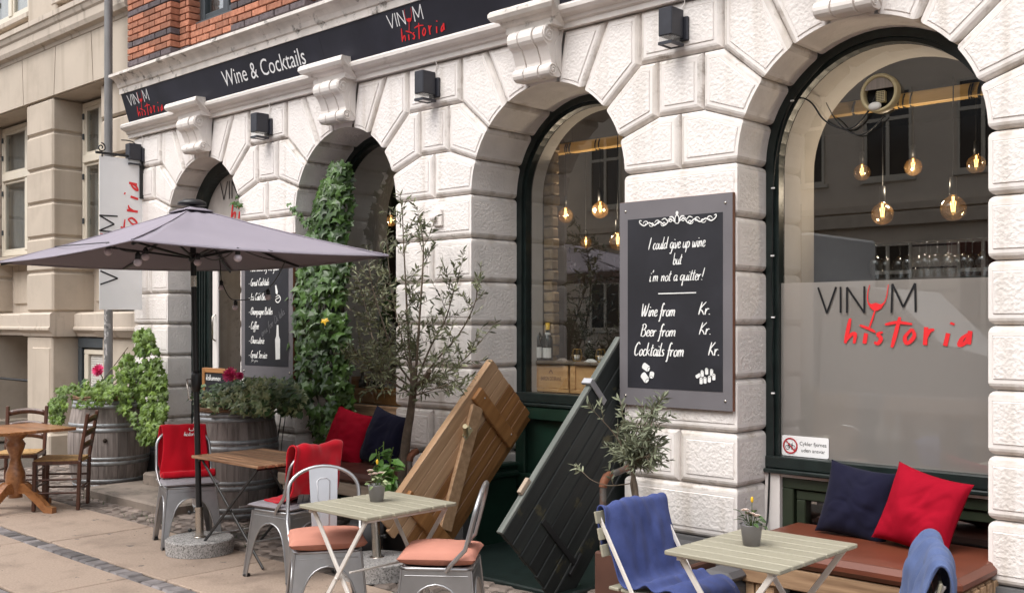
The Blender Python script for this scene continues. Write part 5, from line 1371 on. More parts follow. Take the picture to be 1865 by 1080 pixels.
blob_leaves(b, 1000, [(600, 250, 274), (625, 240, 284), (650, 228, 290), (675, 205, 297), (700, 190, 303), (725, 190, 304), (745, 215, 302)], lambda x, y: -.30 + rnd(-.26, .08) + (.0 if x > 235 else -.1), .045, .075)
blob_leaves(b, 420, [(695, 150, 200), (705, 108, 205), (722, 94, 210), (735, 92, 200), (742, 92, 150)], lambda x, y: -.62 + rnd(-.22, .15), .042, .066)
blob_leaves(b, 200, [(735, 90, 122), (760, 90, 116), (770, 92, 112)], lambda x, y: -.66 + rnd(-.1, .05), .036, .058)
blob_leaves(b, 480, [(740, 214, 303), (765, 240, 300), (785, 250, 286), (806, 258, 280)], lambda x, y: -.62 + rnd(-.12, .06), .045, .072)
b.build('leaves', M_['ivylight'], i1, recalc=False)
b = MB()
blob_leaves(b, 90, [(690, 152, 200), (705, 150, 205), (722, 150, 205)], lambda x, y: -.45 + rnd(-.1, .1), .07, .11, 'oval'); b.build('dahlia_leaves', M_['leafdark'], i1, recalc=False)
b = MB()
for k in range(14): b.tube([Vector((-10.44 + rnd(-.2, .2), -.45 + rnd(-.2, .2), .88)), P(rnd(225, 285), rnd(630, 720), -.3)], .005, 5)
b.build('stem', M_['twig'], i1)
def dahlia(name, label, p, r, m, face):
    o = thing(name, label, 'flower', tuple(p)); n, t, bb_ = frame_from(face, (0, 0, 1)); b = MB()
    for ring in range(6):
        k = 15 - ring * 2; tilt = .15 + ring * .26
        for j in range(k):
            a = 2 * pi * (j + ring * .5) / k + rnd(-.1, .1); d = (t * cos(a) + bb_ * sin(a)); L = r * (1 - ring * .11)
            oval_leaf(b, Vector(p) + n * (ring * r * .07), d * cos(tilt) + n * sin(tilt), n * cos(tilt) - d * sin(tilt), L, r * .36, 0, -.12)
    b.build('petals', m, o, recalc=False)
    b = MB(); b.tube([p, p - Vector(n) * .03 + Vector((0, .02, -.06)), p + Vector((.0, .03, -.20))], .005, 6); b.build('stem', M_['ivylight'], o)
dahlia('dahlia', 'pink dahlia bloom above the ivy on the left barrel', P(180, 675, -.55), .078, M_['petalpink'], (.5, -.8, .35))
dahlia('dahlia', 'deep pink dahlia bloom above the barrel behind the brown table', P(420, 683, -.62), .078, M_['petalpink'], (.45, -.85, .35))
dahlia('dahlia', 'small half open pink dahlia right beside the larger bloom', P(437, 685, -.55), .045, M_['petalpink'], (.6, -.7, .3))
i2 = thing('potted_shrub', 'dark green and variegated plants filling the barrel behind the brown table', 'plant', (-8.04, -.47, .92))
b = MB()
blob_leaves(b, 560, [(690, 430, 520), (702, 372, 545), (718, 358, 550), (738, 360, 550), (750, 372, 545)], lambda x, y: -.50 + rnd(-.28, .2) + (.22 if x > 490 else 0), .07, .13, 'oval'); b.build('leaves', M_['leafdark'], i2, recalc=False)
b = MB()
blob_leaves(b, 620, [(688, 445, 500), (700, 440, 545), (722, 356, 555), (742, 360, 548), (752, 455, 545)], lambda x, y: -.62 + rnd(-.22, .16) + (.32 if x > 490 else 0), .045, .075); b.build('variegated_leaves', M_['leafvar'], i2, recalc=False)
b = MB()
for k in range(16): b.tube([Vector((-8.04 + rnd(-.2, .2), -.47 + rnd(-.2, .2), .9)), P(rnd(370, 530), rnd(695, 735), -.4)], .004, 5)
b.build('stem', M_['twig'], i2)

# olive trees
def twig_leaves(lb, tb, p, d, L, n, ll, lw, mi=0, droop=.1):
    d = Vector(d).normalized(); pts = [Vector(p)]; q = Vector(p); dd = d.copy()
    for k in range(5):
        q = q + dd * (L / 5); pts.append(q.copy()); dd = (dd + Vector((rnd(-.16, .16), rnd(-.16, .16), rnd(-.12, .16) - droop * .3))).normalized()
    tb.tube(pts, [.0026, .0023, .002, .0017, .0013, .001], 4, caps=False)
    for k in range(n):
        t = (.12 + .88 * (k + rnd(0, .6)) / n) * 4.99; i = int(min(4, t)); f = t - i; c = pts[i].lerp(pts[i + 1], min(1, f)); ax = (pts[i + 1] - pts[i]).normalized()
        sd = rv(); sd = (sd - ax * sd.dot(ax)).normalized()
        oval_leaf(lb, c, ax * rnd(.5, 1.0) + sd * rnd(.5, .9), rv() + Vector((0, -.4, .5)), ll * rnd(.7, 1.2), lw * rnd(.8, 1.2), mi, rnd(-.05, .15))
def olive_tree(label, loc, stems, twig_n, L, nl, ll, lw, m, trunk, r0):
    t = thing('olive_tree', label, 'tree', loc); tr = MB(); lb = MB(); tb = MB()
    tp = catmull([tuple(p) for p in trunk], 4); n = len(tp)
    tr.tube(tp, [r0 * (1 - .45 * i / n) * (1 + .12 * nz(i * .9, 2)) for i in range(n)], 10)
    tr.build('trunk', M_['bark'], t)
    for pts, rr, dens in stems:
        c = catmull([tuple(p) for p in pts], 5); k = len(c)
        tb.tube(c, [rr * (1 - .75 * i / k) for i in range(k)], 6)
        for j in range(int(twig_n * dens)):
            i = int(rnd(.12, 1) * (k - 2)); a = Vector(c[i]); ax = (Vector(c[i + 1]) - a).normalized()
            side = rv(); side = (side - ax * side.dot(ax)).normalized()
            twig_leaves(lb, tb, a, ax * rnd(.3, .9) + side * rnd(.5, 1) + Vector((0, 0, .15)), L * rnd(.5, 1.25), int(nl * rnd(.6, 1.3)), ll, lw)
        twig_leaves(lb, tb, Vector(c[-1]), Vector(c[-1]) - Vector(c[-3]), L * .7, nl, ll, lw)
    tb.build('branches', M_['twig'], t); lb.build('crown', m, t, recalc=False); return t
random.seed(8)
Q = lambda x, y, Y=-.32: P(x, y, Y)
S1 = [([Q(752, 700), Q(744, 620, -.30), Q(739, 520, -.34), Q(735, 440, -.36), Q(733, 385, -.36)], .011, 1.1),
      ([Q(757, 690), Q(762, 610, -.40), Q(768, 520, -.42), Q(771, 450, -.40), Q(764, 400, -.38)], .011, 1.1),
      ([Q(760, 690), Q(785, 630, -.25), Q(812, 580, -.2), Q(826, 530, -.2), Q(838, 490, -.2)], .009, .8),
      ([Q(760, 700), Q(800, 650, -.4), Q(835, 610, -.45), Q(862, 560, -.5), Q(872, 520, -.5)], .008, .75),
      ([Q(757, 705), Q(810, 680, -.3), Q(850, 650, -.25), Q(885, 610, -.25)], .007, .7),
      ([Q(752, 700), Q(718, 650, -.45), Q(698, 590, -.5), Q(680, 530, -.5), Q(672, 480, -.5)], .009, 1.3),
      ([Q(750, 705), Q(705, 670, -.3), Q(680, 620, -.25), Q(668, 570, -.2), Q(655, 520, -.2)], .008, 1.2),
      ([Q(748, 715), Q(700, 690, -.5), Q(668, 655, -.6), Q(648, 640, -.6)], .007, 1.2),
      ([Q(752, 690), Q(728, 600, -.2), Q(712, 520, -.15), Q(705, 450, -.15)], .007, 1.1),
      ([Q(755, 720), Q(720, 700, -.6), Q(700, 690, -.7), Q(690, 660, -.7)], .006, 1.0),
      ([Q(757, 720), Q(800, 705, -.5), Q(840, 690, -.55)], .006, .8)]
o1 = olive_tree('tall sparse olive tree with thin grey stems left of the honey coloured cellar door', (-5.97, -.32, 0), S1, 23, .21, 12, .058, .0150, M_['oliveleaf'],
           [Vector((-5.99, -.33, .30)), Q(733, 870), Q(740, 800), Q(748, 750), Q(755, 690)], .043)
b = MB(); b.tube([Q(757, 705), Q(775, 690, -.4), Q(782, 675, -.42)], [.024, .022, .019], 8); b.tube([Q(753, 700), Q(752, 668)], [.026, .022], 8); b.build('cut_stub', M_['bark'], o1)
b = MB(); b.lathe([(.0, 0), (.15, 0), (.20, .36), (.215, .37), (.215, .40), (.19, .40), (.185, .36), (0, .36)], (-5.99, -.33, 0), 24); b.build('pot', M_['greyplanter'], o1)
random.seed(15)
Q2 = lambda x, y, Y=-.6: P(x, y, Y)
S2 = []
for k in range(13):
    ex, ey = rnd(1085, 1200), rnd(742, 830); dY = -.6 + rnd(-.2, .2)
    S2.append(([Q2(1150, 850), Q2((1150 + ex) / 2 + rnd(-6, 6), (840 + ey) / 2, (-.6 + dY) / 2), Q2(ex, ey, dY)], .006, .75))
S2.append(([Q2(1150, 880), Q2(1110, 884, -.7), Q2(1080, 875, -.75), Q2(1064, 862, -.75)], .004, .12))
o2 = olive_tree('small bushy silver olive tree behind the dark blue blanket', (-3.6, -.6, 0), S2, 15, .12, 10, .058, .0125, M_['oliveleaf2'],
           [Q2(1160, 930), Q2(1158, 890), Q2(1152, 860), Q2(1147, 835)], .017)
b = MB(); b.tube([Q2(1157, 925, -.58), Q2(1150, 880, -.58), Q2(1160, 830, -.56)], .009, 6); b.build('second_stem', M_['bark'], o2)
pb = MB(); z1 = .36; pb.box(-3.79, -3.17, -.75, -.42, 0, z1, 0, .01); pb.box(-3.77, -3.19, -.73, -.44, z1 - .02, z1 + .001, 1); pb.build('planter', [M_['terracotta'], M_['soil']], o2)
gp = thing('grey_planter', 'dark grey plastic planter box beneath the table before the leather bench', 'planter', (-3.1, -.35, 0))
b = MB(); b.box(-3.12, -2.97, -.62, -.12, 0, .28, 0, .03); b.build('box', M_['greyplanter'], gp); b = MB(); b.box(-3.14, -2.95, -.64, -.10, .281, .34, 0, .03); b.build('lid', M_['greyplanter'], gp)
# leafy green plant behind the near table
random.seed(4)
lp = thing('leafy_plant', 'fresh green leafy plant beside the olive trunk behind the near table', 'plant', (-5.95, -.66, 0))
b = MB(); s = MB()
for k in range(7):
    x = rnd(690, 716); top = P(x + rnd(-8, 10), rnd(803, 850), -.66 + rnd(-.06, .06)); bot = P(706, 900, -.66); mid = bot.lerp(top, .5) + Vector((rnd(-.03, .03), 0, 0)); s.tube(catmull([tuple(bot), tuple(mid), tuple(top)], 3), .004, 5)
    for j in range(9):
        c = bot.lerp(top, .25 + .75 * j / 9); oval_leaf(b, c, Vector((rnd(-1, 1), rnd(-.9, .2), rnd(-.2, .7))), Vector((rnd(-.4, .4), -.5, 1)), rnd(.07, .12), rnd(.035, .055), 0, .25)
s.build('stem', M_['ivylight'], lp); b.build('leaves', mat('fresh_leaf', (.06, .16, .025), .45, col2=(.13, .27, .05), scale=4, island=.4, trans=.2), lp, recalc=False)
b = MB(); b.lathe([(0, 0), (.10, 0), (.13, .24), (.12, .24), (0, .22)], (-5.97, -.66, .0), 18); b.build('pot', M_['greyplanter'], lp)
# flower pots on the tables
def flower_pot(label, p, seed, fl):
    random.seed(seed); t = thing('flower_pot', label, 'flower pot', tuple(p)); b = MB()
    b.lathe([(0, 0), (.036, 0), (.048, .088), (.050, .09), (.047, .091), (.045, .08), (0, .076)], tuple(p), 28); b.build('pot', M_['pot'], t)
    b = MB(); b.lathe([(0, 0), (.0445, 0)], (p[0], p[1], p[2] + .079), 20, caps=False); b.build('soil', M_['soil'], t)
    b = MB(); s = MB(); o = Vector(p) + Vector((0, 0, .078))
    for k in range(17):
        a = rnd(0, 6.28); e = o + Vector((cos(a) * rnd(.01, .06), sin(a) * rnd(.01, .06), rnd(.01, .07))); s.tube([o + Vector((cos(a) * .01, sin(a) * .01, 0)), e], .0013, 4)
        oval_leaf(b, e, Vector((cos(a), sin(a), rnd(-.2, .6))), Vector((0, 0, 1)) + rv() * .4, rnd(.03, .05), rnd(.018, .028), 0, .15)
    c = MB()
    for dx, dz in fl:
        h = o + RT * dx + Vector((0, 0, dz)) + FW * rnd(-.015, .01); s.tube([o, o.lerp(h, .5) + rv() * .006, h], .0015, 4)
        for ring in range(4):
            for j in range(7 - ring):
                a = 2 * pi * j / (7 - ring) + ring; tl = .2 + ring * .35; d = Vector((cos(a), sin(a), 0)); oval_leaf(c, h + Vector((0, 0, ring * .002)), d * cos(tl) + Vector((0, 0, sin(tl))), Vector((0, 0, 1)), .021 - ring * .003, .020, 0, -.15)
    bud = o + RT * .003 + Vector((0, 0, .135 if seed == 1 else .12)); s.tube([o, bud], .0015, 4); c.sphere(tuple(bud), .007, 8, 6, 1, (1, 1, 2.0))
    b.build('leaves', M_['leafvar'] if seed == 1 else M_['leafdark'], t, recalc=False); s.build('stem', M_['ivylight'], t); c.build('blossom', [M_['petalwhite'], M_['yellow']], t, recalc=False)
q = G(686, 912, .713); flower_pot('small grey pot of blush flowers on the table between the pink cushioned chairs', (q.x, q.y, .713), 1, [(-.035, .085), (-.01, .07), (.025, .075), (-.03, .065)])
q = G(1368.5, 992, .713); flower_pot('small grey pot of blush flowers on the table in front of the leather bench', (q.x, q.y, .713), 2, [(-.03, .075), (.0, .055), (-.015, .06), (.02, .05)])
# ================================================================== WALL LAMPS
random.seed(31)
def wall_lamp(label, px, py):
    q = P(px, py, -.115); x, z = q.x, q.z
    t = thing('wall_lamp', label, 'wall lamp', (x, 0, z), 0, 'square lamps under the string course')
    b = MB(); b.box(x - .035, x + .075, -.03, -.002, z - .075, z + .075, 0, .006); b.build('back_plate', M_['anthracite'], t)
    b = MB(); b.box(x - .05, x + .05, -.165, -.028, z - .06, z + .115, 0, .006); b.build('housing', M_['anthracite'], t)
    b = MB(); b.box(x - .046, x + .046, -.161, -.034, z - .095, z - .061); b.build('glass_band', M_['wineglass'], t)
    b = MB(); b.box(x - .05, x - .034, -.165, -.028, z - .113, z - .095); b.box(x + .034, x + .05, -.165, -.028, z - .113, z - .095); b.box(x - .034, x + .034, -.165, -.149, z - .113, z - .095); b.box(x - .034, x + .034, -.044, -.028, z - .113, z - .095); b.build('bottom_ring', M_['anthracite'], t)
    b = MB(); b.box(x - .03, x + .03, -.145, -.048, z - .108, z - .102); b.build('lens', M_['white'], t)
    b = MB(); b.tube(catmull([(x + .03, -.02, z + .075), (x + .025, -.016, z + .12), (x + .045, -.012, z + .17), (x + .035, -.03, 3.71)], 4), .004, 5); b.build('cable', M_['trim'], t)
wall_lamp('square black wall lamp between the second console and the door arch', 470, 230)
wall_lamp('square black wall lamp between the second and third window arches', 771, 158)
wall_lamp('square black wall lamp above the large chalkboard', 1219, 50)
wall_lamp('square black wall lamp at the building corner behind the hanging banner', 240, 282)

# ================================================================== CHALKBOARDS
def board(label, x0, x1, z0, z1):
    t = thing('chalkboard', label, 'chalkboard', ((x0 + x1) / 2, -.02, (z0 + z1) / 2))
    b = MB(); b.box(x0, x1, -.034, -.006, z0, z1, 0, .002); b.build('backing', M_['frame_edge'], t)
    b = MB(); b.box(x0 + .0015, x1 - .0015, -.036, -.0335, z0 + .0015, z1 - .0015); b.build('frame', M_['frame_grey'], t)
    fx, fz = .068, .115
    b = MB(); b.box(x0 + fx, x1 - fx, -.0385, -.0362, z0 + fz, z1 - fz); b.build('writing_panel', M_['board'], t)
    for sx in (x0 + .05, x1 - .05):
        for sz in (z0 + .06, z1 - .06): b = MB(); b.sphere((sx, -.037, sz), .009, 10, 6, 0, (1, .6, 1)); b.build('screw', M_['chrome'], t)
    return t
fb = lambda u, v, d: (u, -.0405, v)
BY = -.0405
def line_on(mb, txt, xl, y, xr, cap, Y=BY, wd=.085):
    a = P(xl, y, Y); c = P(xr, y, Y); s = cap / (.683 * ((xl + xr) / 2 + 1100) / (5.5 + Y))
    hand(mb, fb, txt, a.x, a.z, s, wd, .18, kern=(c.x - a.x) / (hand_width(txt, s) + .12 * s))
b2 = board('large grey framed chalkboard with wine, beer and cocktail prices between the windows', -4.146, -3.300, 1.152, 2.466)
for a in (('I could give up wine', 1181, 455, 1286, 22), ('but', 1226, 482, 1243, 21), ("i'm not a quitter!", 1183, 513, 1283, 21)): m = MB(); line_on(m, *a, wd=.075); m.build('text_line', M_['chalk'], b2)
for a in (('Wine from', 1168, 576, 1232, 23), ('Kr.', 1272, 573, 1297, 23), ('Beer from', 1167, 612, 1233, 22), ('Kr.', 1273, 609, 1298, 22), ('Cocktails from', 1155, 647, 1248, 24), ('Kr.', 1290, 647, 1313, 24)): m = MB(); line_on(m, *a, wd=.09); m.build('text_line', M_['chalk'], b2)
p = lambda x, y: (lambda q: (q.x, q.z))(P(x, y, BY))
m = MB(); ribbon(m, fb, [p(1199, 535), p(1268, 533)], .007, 0, False); m.build('dividing_line', M_['chalk'], b2)
m = MB()
cxo, czo = p(1233, 405)
def scr(sx):
    w_ = .0085
    ribbon(m, fb, [(cxo + sx * u, czo + v) for u, v in ((.012, .0), (.05, .02), (.09, -.012), (.13, .012), (.17, -.008), (.21, .01), (.25, -.006), (.282, .012), (.284, .028), (.27, .026))], w_)
    for u, v, k in ((.05, .012, 1), (.10, -.002, -1), (.145, .008, 1), (.19, .0, -1), (.235, .008, 1)):
        ribbon(m, fb, [(cxo + sx * (u + .022 * (1 - t / 9.) * cos(t * .8)), czo + v + k * .018 * (1 - t / 9.) * sin(t * .8)) for t in range(9)], .006)
    ribbon(m, fb, [(cxo + sx * .015, czo + .005), (cxo + sx * .03, czo + .034), (cxo + sx * .055, czo + .036)], .009); ribbon(m, fb, [(cxo + sx * .07, czo + .01), (cxo + sx * .09, czo + .03), (cxo + sx * .115, czo + .022)], .007)
scr(1); scr(-1); ribbon(m, fb, [(cxo - .012, czo - .005), (cxo - .014, czo + .03), (cxo, czo + .045), (cxo + .014, czo + .03), (cxo + .012, czo - .005), (cxo - .012, czo - .005)], .007)
m.add([fb(cxo + .011 * cos(t * .785), czo + .058 + .013 * sin(t * .785), 0) for t in range(8)], [tuple(range(8))])
m.build('ornament', M_['chalk'], b2)
m = MB(); k_ = MB()
def cork(mb, x, y, L, r, ang, dark):
    u0, v0 = p(x, y); c, s_ = cos(ang), sin(ang); T = lambda a, b_: (u0 + a * c - b_ * s_, v0 + a * s_ + b_ * c)
    body = [T(-L / 2, -r), T(L / 2, -r)] + [T(L / 2 + r * .5 * cos(t), r * sin(t)) for t in (-1.2, -.6, 0, .6, 1.2)] + [T(L / 2, r), T(-L / 2, r)]
    mb.add([fb(*q, 0) for q in body], [tuple(range(len(body)))])
    e = [T(-L / 2 + r * .5 * cos(t), r * .96 * sin(t)) for t in [2 * pi * i / 14 for i in range(14)]]
    dark.add([(q[0], BY - .001, q[1]) for q in e], [tuple(range(14))]); e2 = [T(-L / 2 + r * .36 * cos(t), r * .74 * sin(t)) for t in [2 * pi * i / 14 for i in range(14)]]
    mb.add([(q[0], BY - .002, q[1]) for q in e2], [tuple(range(14))])
cork(m, 1177, 669, .045, .021, 2.6, k_); cork(m, 1175, 688, .05, .023, 2.3, k_); cork(m, 1187, 683, .03, .017, 1.4, k_)
for x, y, a in ((1272, 684, .5), (1279, 680, 1.6), (1287, 676, 1.57), (1296, 678, 1.57), (1300, 686, 1.57), (1292, 690, 1.5), (1284, 692, 1.57), (1277, 693, 1.57)): cork(m, x, y, .032, .011, a + pi, k_)
m.build('cork_drawing', M_['chalk'], b2); k_.build('cork_shading', M_['ink'], b2)
b1 = board('grey framed chalkboard drinks menu left of the ivy behind the parasol', -8.62, -7.785, 1.175, 2.49)
m = MB()
for txt, y, xr in (('- Fine wines by the glass', 495, 509), ('- Great Cocktails', 521, 491), ('- Ice Cold Beer', 547, 487), ('- Champagne Bottles', 573, 497), ('- Coffee', 599, 472), ('- Charcuterie', 625, 482), ('- Great Service', 651, 487)):
    m = MB(); line_on(m, txt, 453, y, xr, 13, wd=.10); m.build('text_line', M_['chalk'], b1)
m = MB(); line_on(m, 'for you', 458, 658, 470, 5); m.build('text_line', M_['chalk'], b1)
m = MB()
def shape(pts, mb): mb.add([fb(*p(x, y), 0) for x, y in pts], [tuple(range(len(pts)))])
shape([(502, 655), (501, 618), (503, 612), (504, 592), (507, 592), (508, 612), (510, 618), (510, 654)], m)
shape([(501, 520), (503, 519), (506, 531), (505, 537), (502, 534)], m); ribbon(m, fb, [p(502, 541), p(508, 538), p(511, 545), p(506, 551), p(502, 546), p(510, 541)], .010)
m.build('bottle_drawing', M_['chalk'], b1)
m = MB(); a = p(478, 613)
hand(m, lambda u, v, d: fb(a[0] + (u * .86 - v * .5), a[1] + (u * .5 + v * .86), 0), 'Menu for Di Alda', 0, 0, .07, .07, .1); m.build('faded_writing', M_['chalk_dim'], b1)
m = MB(); shape([(503, 648), (503, 622), (509, 622), (509, 647)], m); m = MB()
# small welcome board
wb = thing('welcome_board', 'small wooden framed welcome blackboard standing by the door behind the flowers', 'blackboard', (-8.85, -.3, .4))
q = P(371, 669, -.28); x0, zt = q.x, q.z; b = MB()
for c in ((x0, x0 + .045, .2, zt), (x0 + .52, x0 + .565, .2, zt), (x0 + .045, x0 + .52, zt - .045, zt), (x0 + .045, x0 + .52, .2, .245)): b.box(c[0], c[1], -.30, -.275, c[2], c[3], 0, .004)
b.build('frame', M_['hatch'], wb); b = MB(); b.box(x0 + .045, x0 + .52, -.29, -.28, .245, zt - .045); b.build('panel', M_['board'], wb)
b = MB(); hand(b, lambda u, v, d: (u, -.2925, v), 'Velkommen', x0 + .06, zt - .115, .055, .1, .1); b.build('lettering', M_['chalk'], wb)

# ================================================================== HANGING BANNER, POLE
BX = -10.60
hb = thing('hanging_banner', 'white vertical banner sign hanging from a scrolled iron bracket at the corner', 'banner', (BX, -.25, 2.6))
ya, yb = PX(181, 400, BX).y, PX(259, 400, BX).y; z0, z1 = PX(220, 564, BX).z, PX(220, 288, BX).z
b = MB(); b.box(BX - .006, BX, ya, yb, z0, z1, 0, .001); b.build('panel', M_['white'], hb)
mt = MB(); mr = MB(); q = PX(214, 519, BX)
fB = lambda u, v, d: (BX + .003, q.y - v, q.z + u)
logo(fB, 0, 0, .205, mt, mr, .075, .10); mt.build('lettering', M_['ink'], hb); mr.build('lettering', M_['red'], hb)
b = MB(); b.tube([(BX, ya - .04, z1 + .03), (BX, .02, z1 + .03)], .014, 7); b.box(BX - .02, BX + .02, -.035, .01, 3.02, 3.58, 0, .004)
sp = lambda cy, cz, r, s: [(BX, cy + s * r * (1 - t / 22.) * cos(t * .5 + 1.57), cz + r * (1 - t / 22.) * sin(t * .5 + 1.57) - r * .0) for t in range(19)]
b.tube(sp(ya + .02, z1 + .085, .05, -1), .007, 6); b.tube(sp(-.13, z1 + .085, .05, -1), .007, 6); b.tube(catmull([(BX, -.02, z1 + .01), (BX, -.04, z1 + .12), (BX, -.12, z1 + .19), (BX, -.24, z1 + .19)], 4), .006, 6)
for y in (ya + .03, yb - .02): b.tube([(BX, y, z1 + .03), (BX, y, z1 - .01)], .008, 6)
b.build('bracket', M_['blackmetal'], hb)
b = MB(); b.tube([(BX, yb, z0 + .02), (BX, .0, z0 + .03)], .006, 6); b.build('lower_clip', M_['steel'], hb)
sp_ = thing('street_pole', 'tall grey steel pole pasted with stickers behind the white banner', 'pole', (-10.93, -.22, 0))
pq = P(197.5, 589, -.22); b = MB(); b.tube([(pq.x, -.22, -.1), (pq.x, -.22, 2.0)], .045, 16); b.tube([(pq.x, -.22, 2.0), (pq.x, -.22, 7)], .043, 16); b.build('shaft', M_['polegrey'], sp_)
for k in range(14):
    z = 1.25 + k * .042 + rnd(-.01, .01); b = MB(); a0 = rnd(-1.9, -.9); w_ = rnd(.35, 1.1)
    b.grid(lambda u, v: (pq.x + .0462 * cos(a0 + w_ * u), -.22 + .0462 * sin(a0 + w_ * u), z + .05 * v), 5, 1); b.build('sticker', M_['sticker'], sp_)

# ================================================================== THINGS IN AND ON THE WINDOWS
D4 = ARCH[3][2]; D3 = ARCH[2][2]; D2 = ARCH[1][2]
YG = D4 + .055
nt_ = thing('notice_sign', 'white no bicycles notice in the lower left corner of the large window', 'sign', tuple(P(1467, 809, YG - .004)))
a = P(1424.5, 828, YG - .004); c = P(1509.5, 793, YG - .004); w_, h_ = c.x - a.x, .125; zb = a.z
b = MB(); r_ = .012; pl_ = []
for cx_, cz_, t0 in ((w_ - r_, r_, -90), (w_ - r_, h_ - r_, 0), (r_, h_ - r_, 90), (r_, r_, 180)): pl_ += [(cx_ + r_ * cos(radians(t0 + t)), cz_ + r_ * sin(radians(t0 + t))) for t in (0, 30, 60, 90)]
fN = lambda u, v, d: (a.x + u, YG - .006 - d, zb + v)
b.prism(pl_, fN, 0, -.003); b.build('plate', M_['white'], nt_)
mr = MB(); mk = MB(); f1 = lambda u, v, d: fN(u, v, .001); f2_ = lambda u, v, d: fN(u, v, .002)
cu, cv, R_ = .058, .0625, .045
ring = [(cu + R_ * cos(t * pi / 20), cv + R_ * sin(t * pi / 20)) for t in range(41)]; ribbon(mr, f2_, ring, .009, 0, False)
ribbon(mr, f2_, [(cu - .031, cv + .031), (cu + .031, cv - .031)], .008, 0, False); mr.build('prohibition_ring', mat('sign_red', (.45, .02, .03), .5), nt_)
for du in (-.019, .019): ribbon(mk, f1, [(cu + du + .0135 * cos(t * pi / 8), cv - .010 + .0135 * sin(t * pi / 8)) for t in range(17)], .003, 0, False)
for s_ in (((-.019, -.01), (-.007, .011), (.013, .011), (.019, -.01)), ((-.007, .011), (-.001, -.01), (.013, .011)), ((-.001, -.01), (-.019, -.01)), ((-.010, .015), (-.003, .015)), ((.013, .011), (.010, .018), (.017, .019))): ribbon(mk, f1, [(cu + x, cv + y) for x, y in s_], .003, 0, False)
for tx, v in (('Cykler fjernes', .070), ('uden ansvar', .030)):
    vs, fs = text_polys(tx, .033, 'CENTER'); W = max(q[0] for q in vs) - min(q[0] for q in vs); k = min(1, .176 / W)
    mk.add([f1(.208 + x * k, v + y, 0) for x, y in vs], fs)
mk.build('lettering', M_['ink'], nt_)
# round ventilator in the pane
vq = P(1604, 171, YG - .02); vt = thing('round_ventilator', 'round ivory ventilator with a torn open cover in the top of the large window', 'ventilator', tuple(vq))
b = MB(); R0 = .112
b.lathe([(R0, .02), (R0, -.025), (R0 - .006, -.034), (R0 - .018, -.034), (R0 - .022, -.026), (R0 - .022, .02)], tuple(vq), 40, axis='y', caps=False); b.build('ring', M_['ivory'], vt)
b = MB(); b.prism([(vq.x + .088 * cos(t), vq.z + .088 * sin(t)) for t in [radians(16 + 148 * i / 14) for i in range(15)]], lambda u, v, d: (u, vq.y + d, v), -.026, -.018); b.build('cover_plate', M_['foil'], vt)
b = MB(); b.lathe([(0, .018), (.09, .018)], tuple(vq), 30, axis='y', caps=False); b.build('opening', M_['black'], vt)
b = MB(); b.box(vq.x - .022, vq.x + .032, vq.y - .02, vq.y + .012, vq.z - .055, vq.z + .012, 0, .004)
for i in range(5):
    for j in range(6): b.box(vq.x - .019 + i * .0098, vq.x - .0125 + i * .0098, vq.y - .0206, vq.y - .0195, vq.z - .050 + j * .010, vq.z - .044 + j * .010, 1)
b.build('terminal_block', [M_['ivory'], M_['black']], vt)
b = MB(); b.sphere((vq.x - .02, vq.y - .035, vq.z - .075), .032, 12, 8, 0, (1.25, .5, .75)); b.build('paper_wad', M_['paper'], vt)
b = MB(); cp_ = lambda x, y, Y=YG - .03: tuple(P(x, y, Y)); b.tube(catmull([cp_(1444, 183), cp_(1462, 179), cp_(1480, 190), cp_(1500, 218), cp_(1530, 234), cp_(1555, 232), cp_(1580, 205), cp_(1600, 165)], 6), .0055, 6)
b.tube(catmull([cp_(1505, 188, .6), cp_(1520, 215), cp_(1545, 240), cp_(1575, 244), cp_(1612, 212)], 6), .004, 6); b.build('cable', M_['cable'], vt)
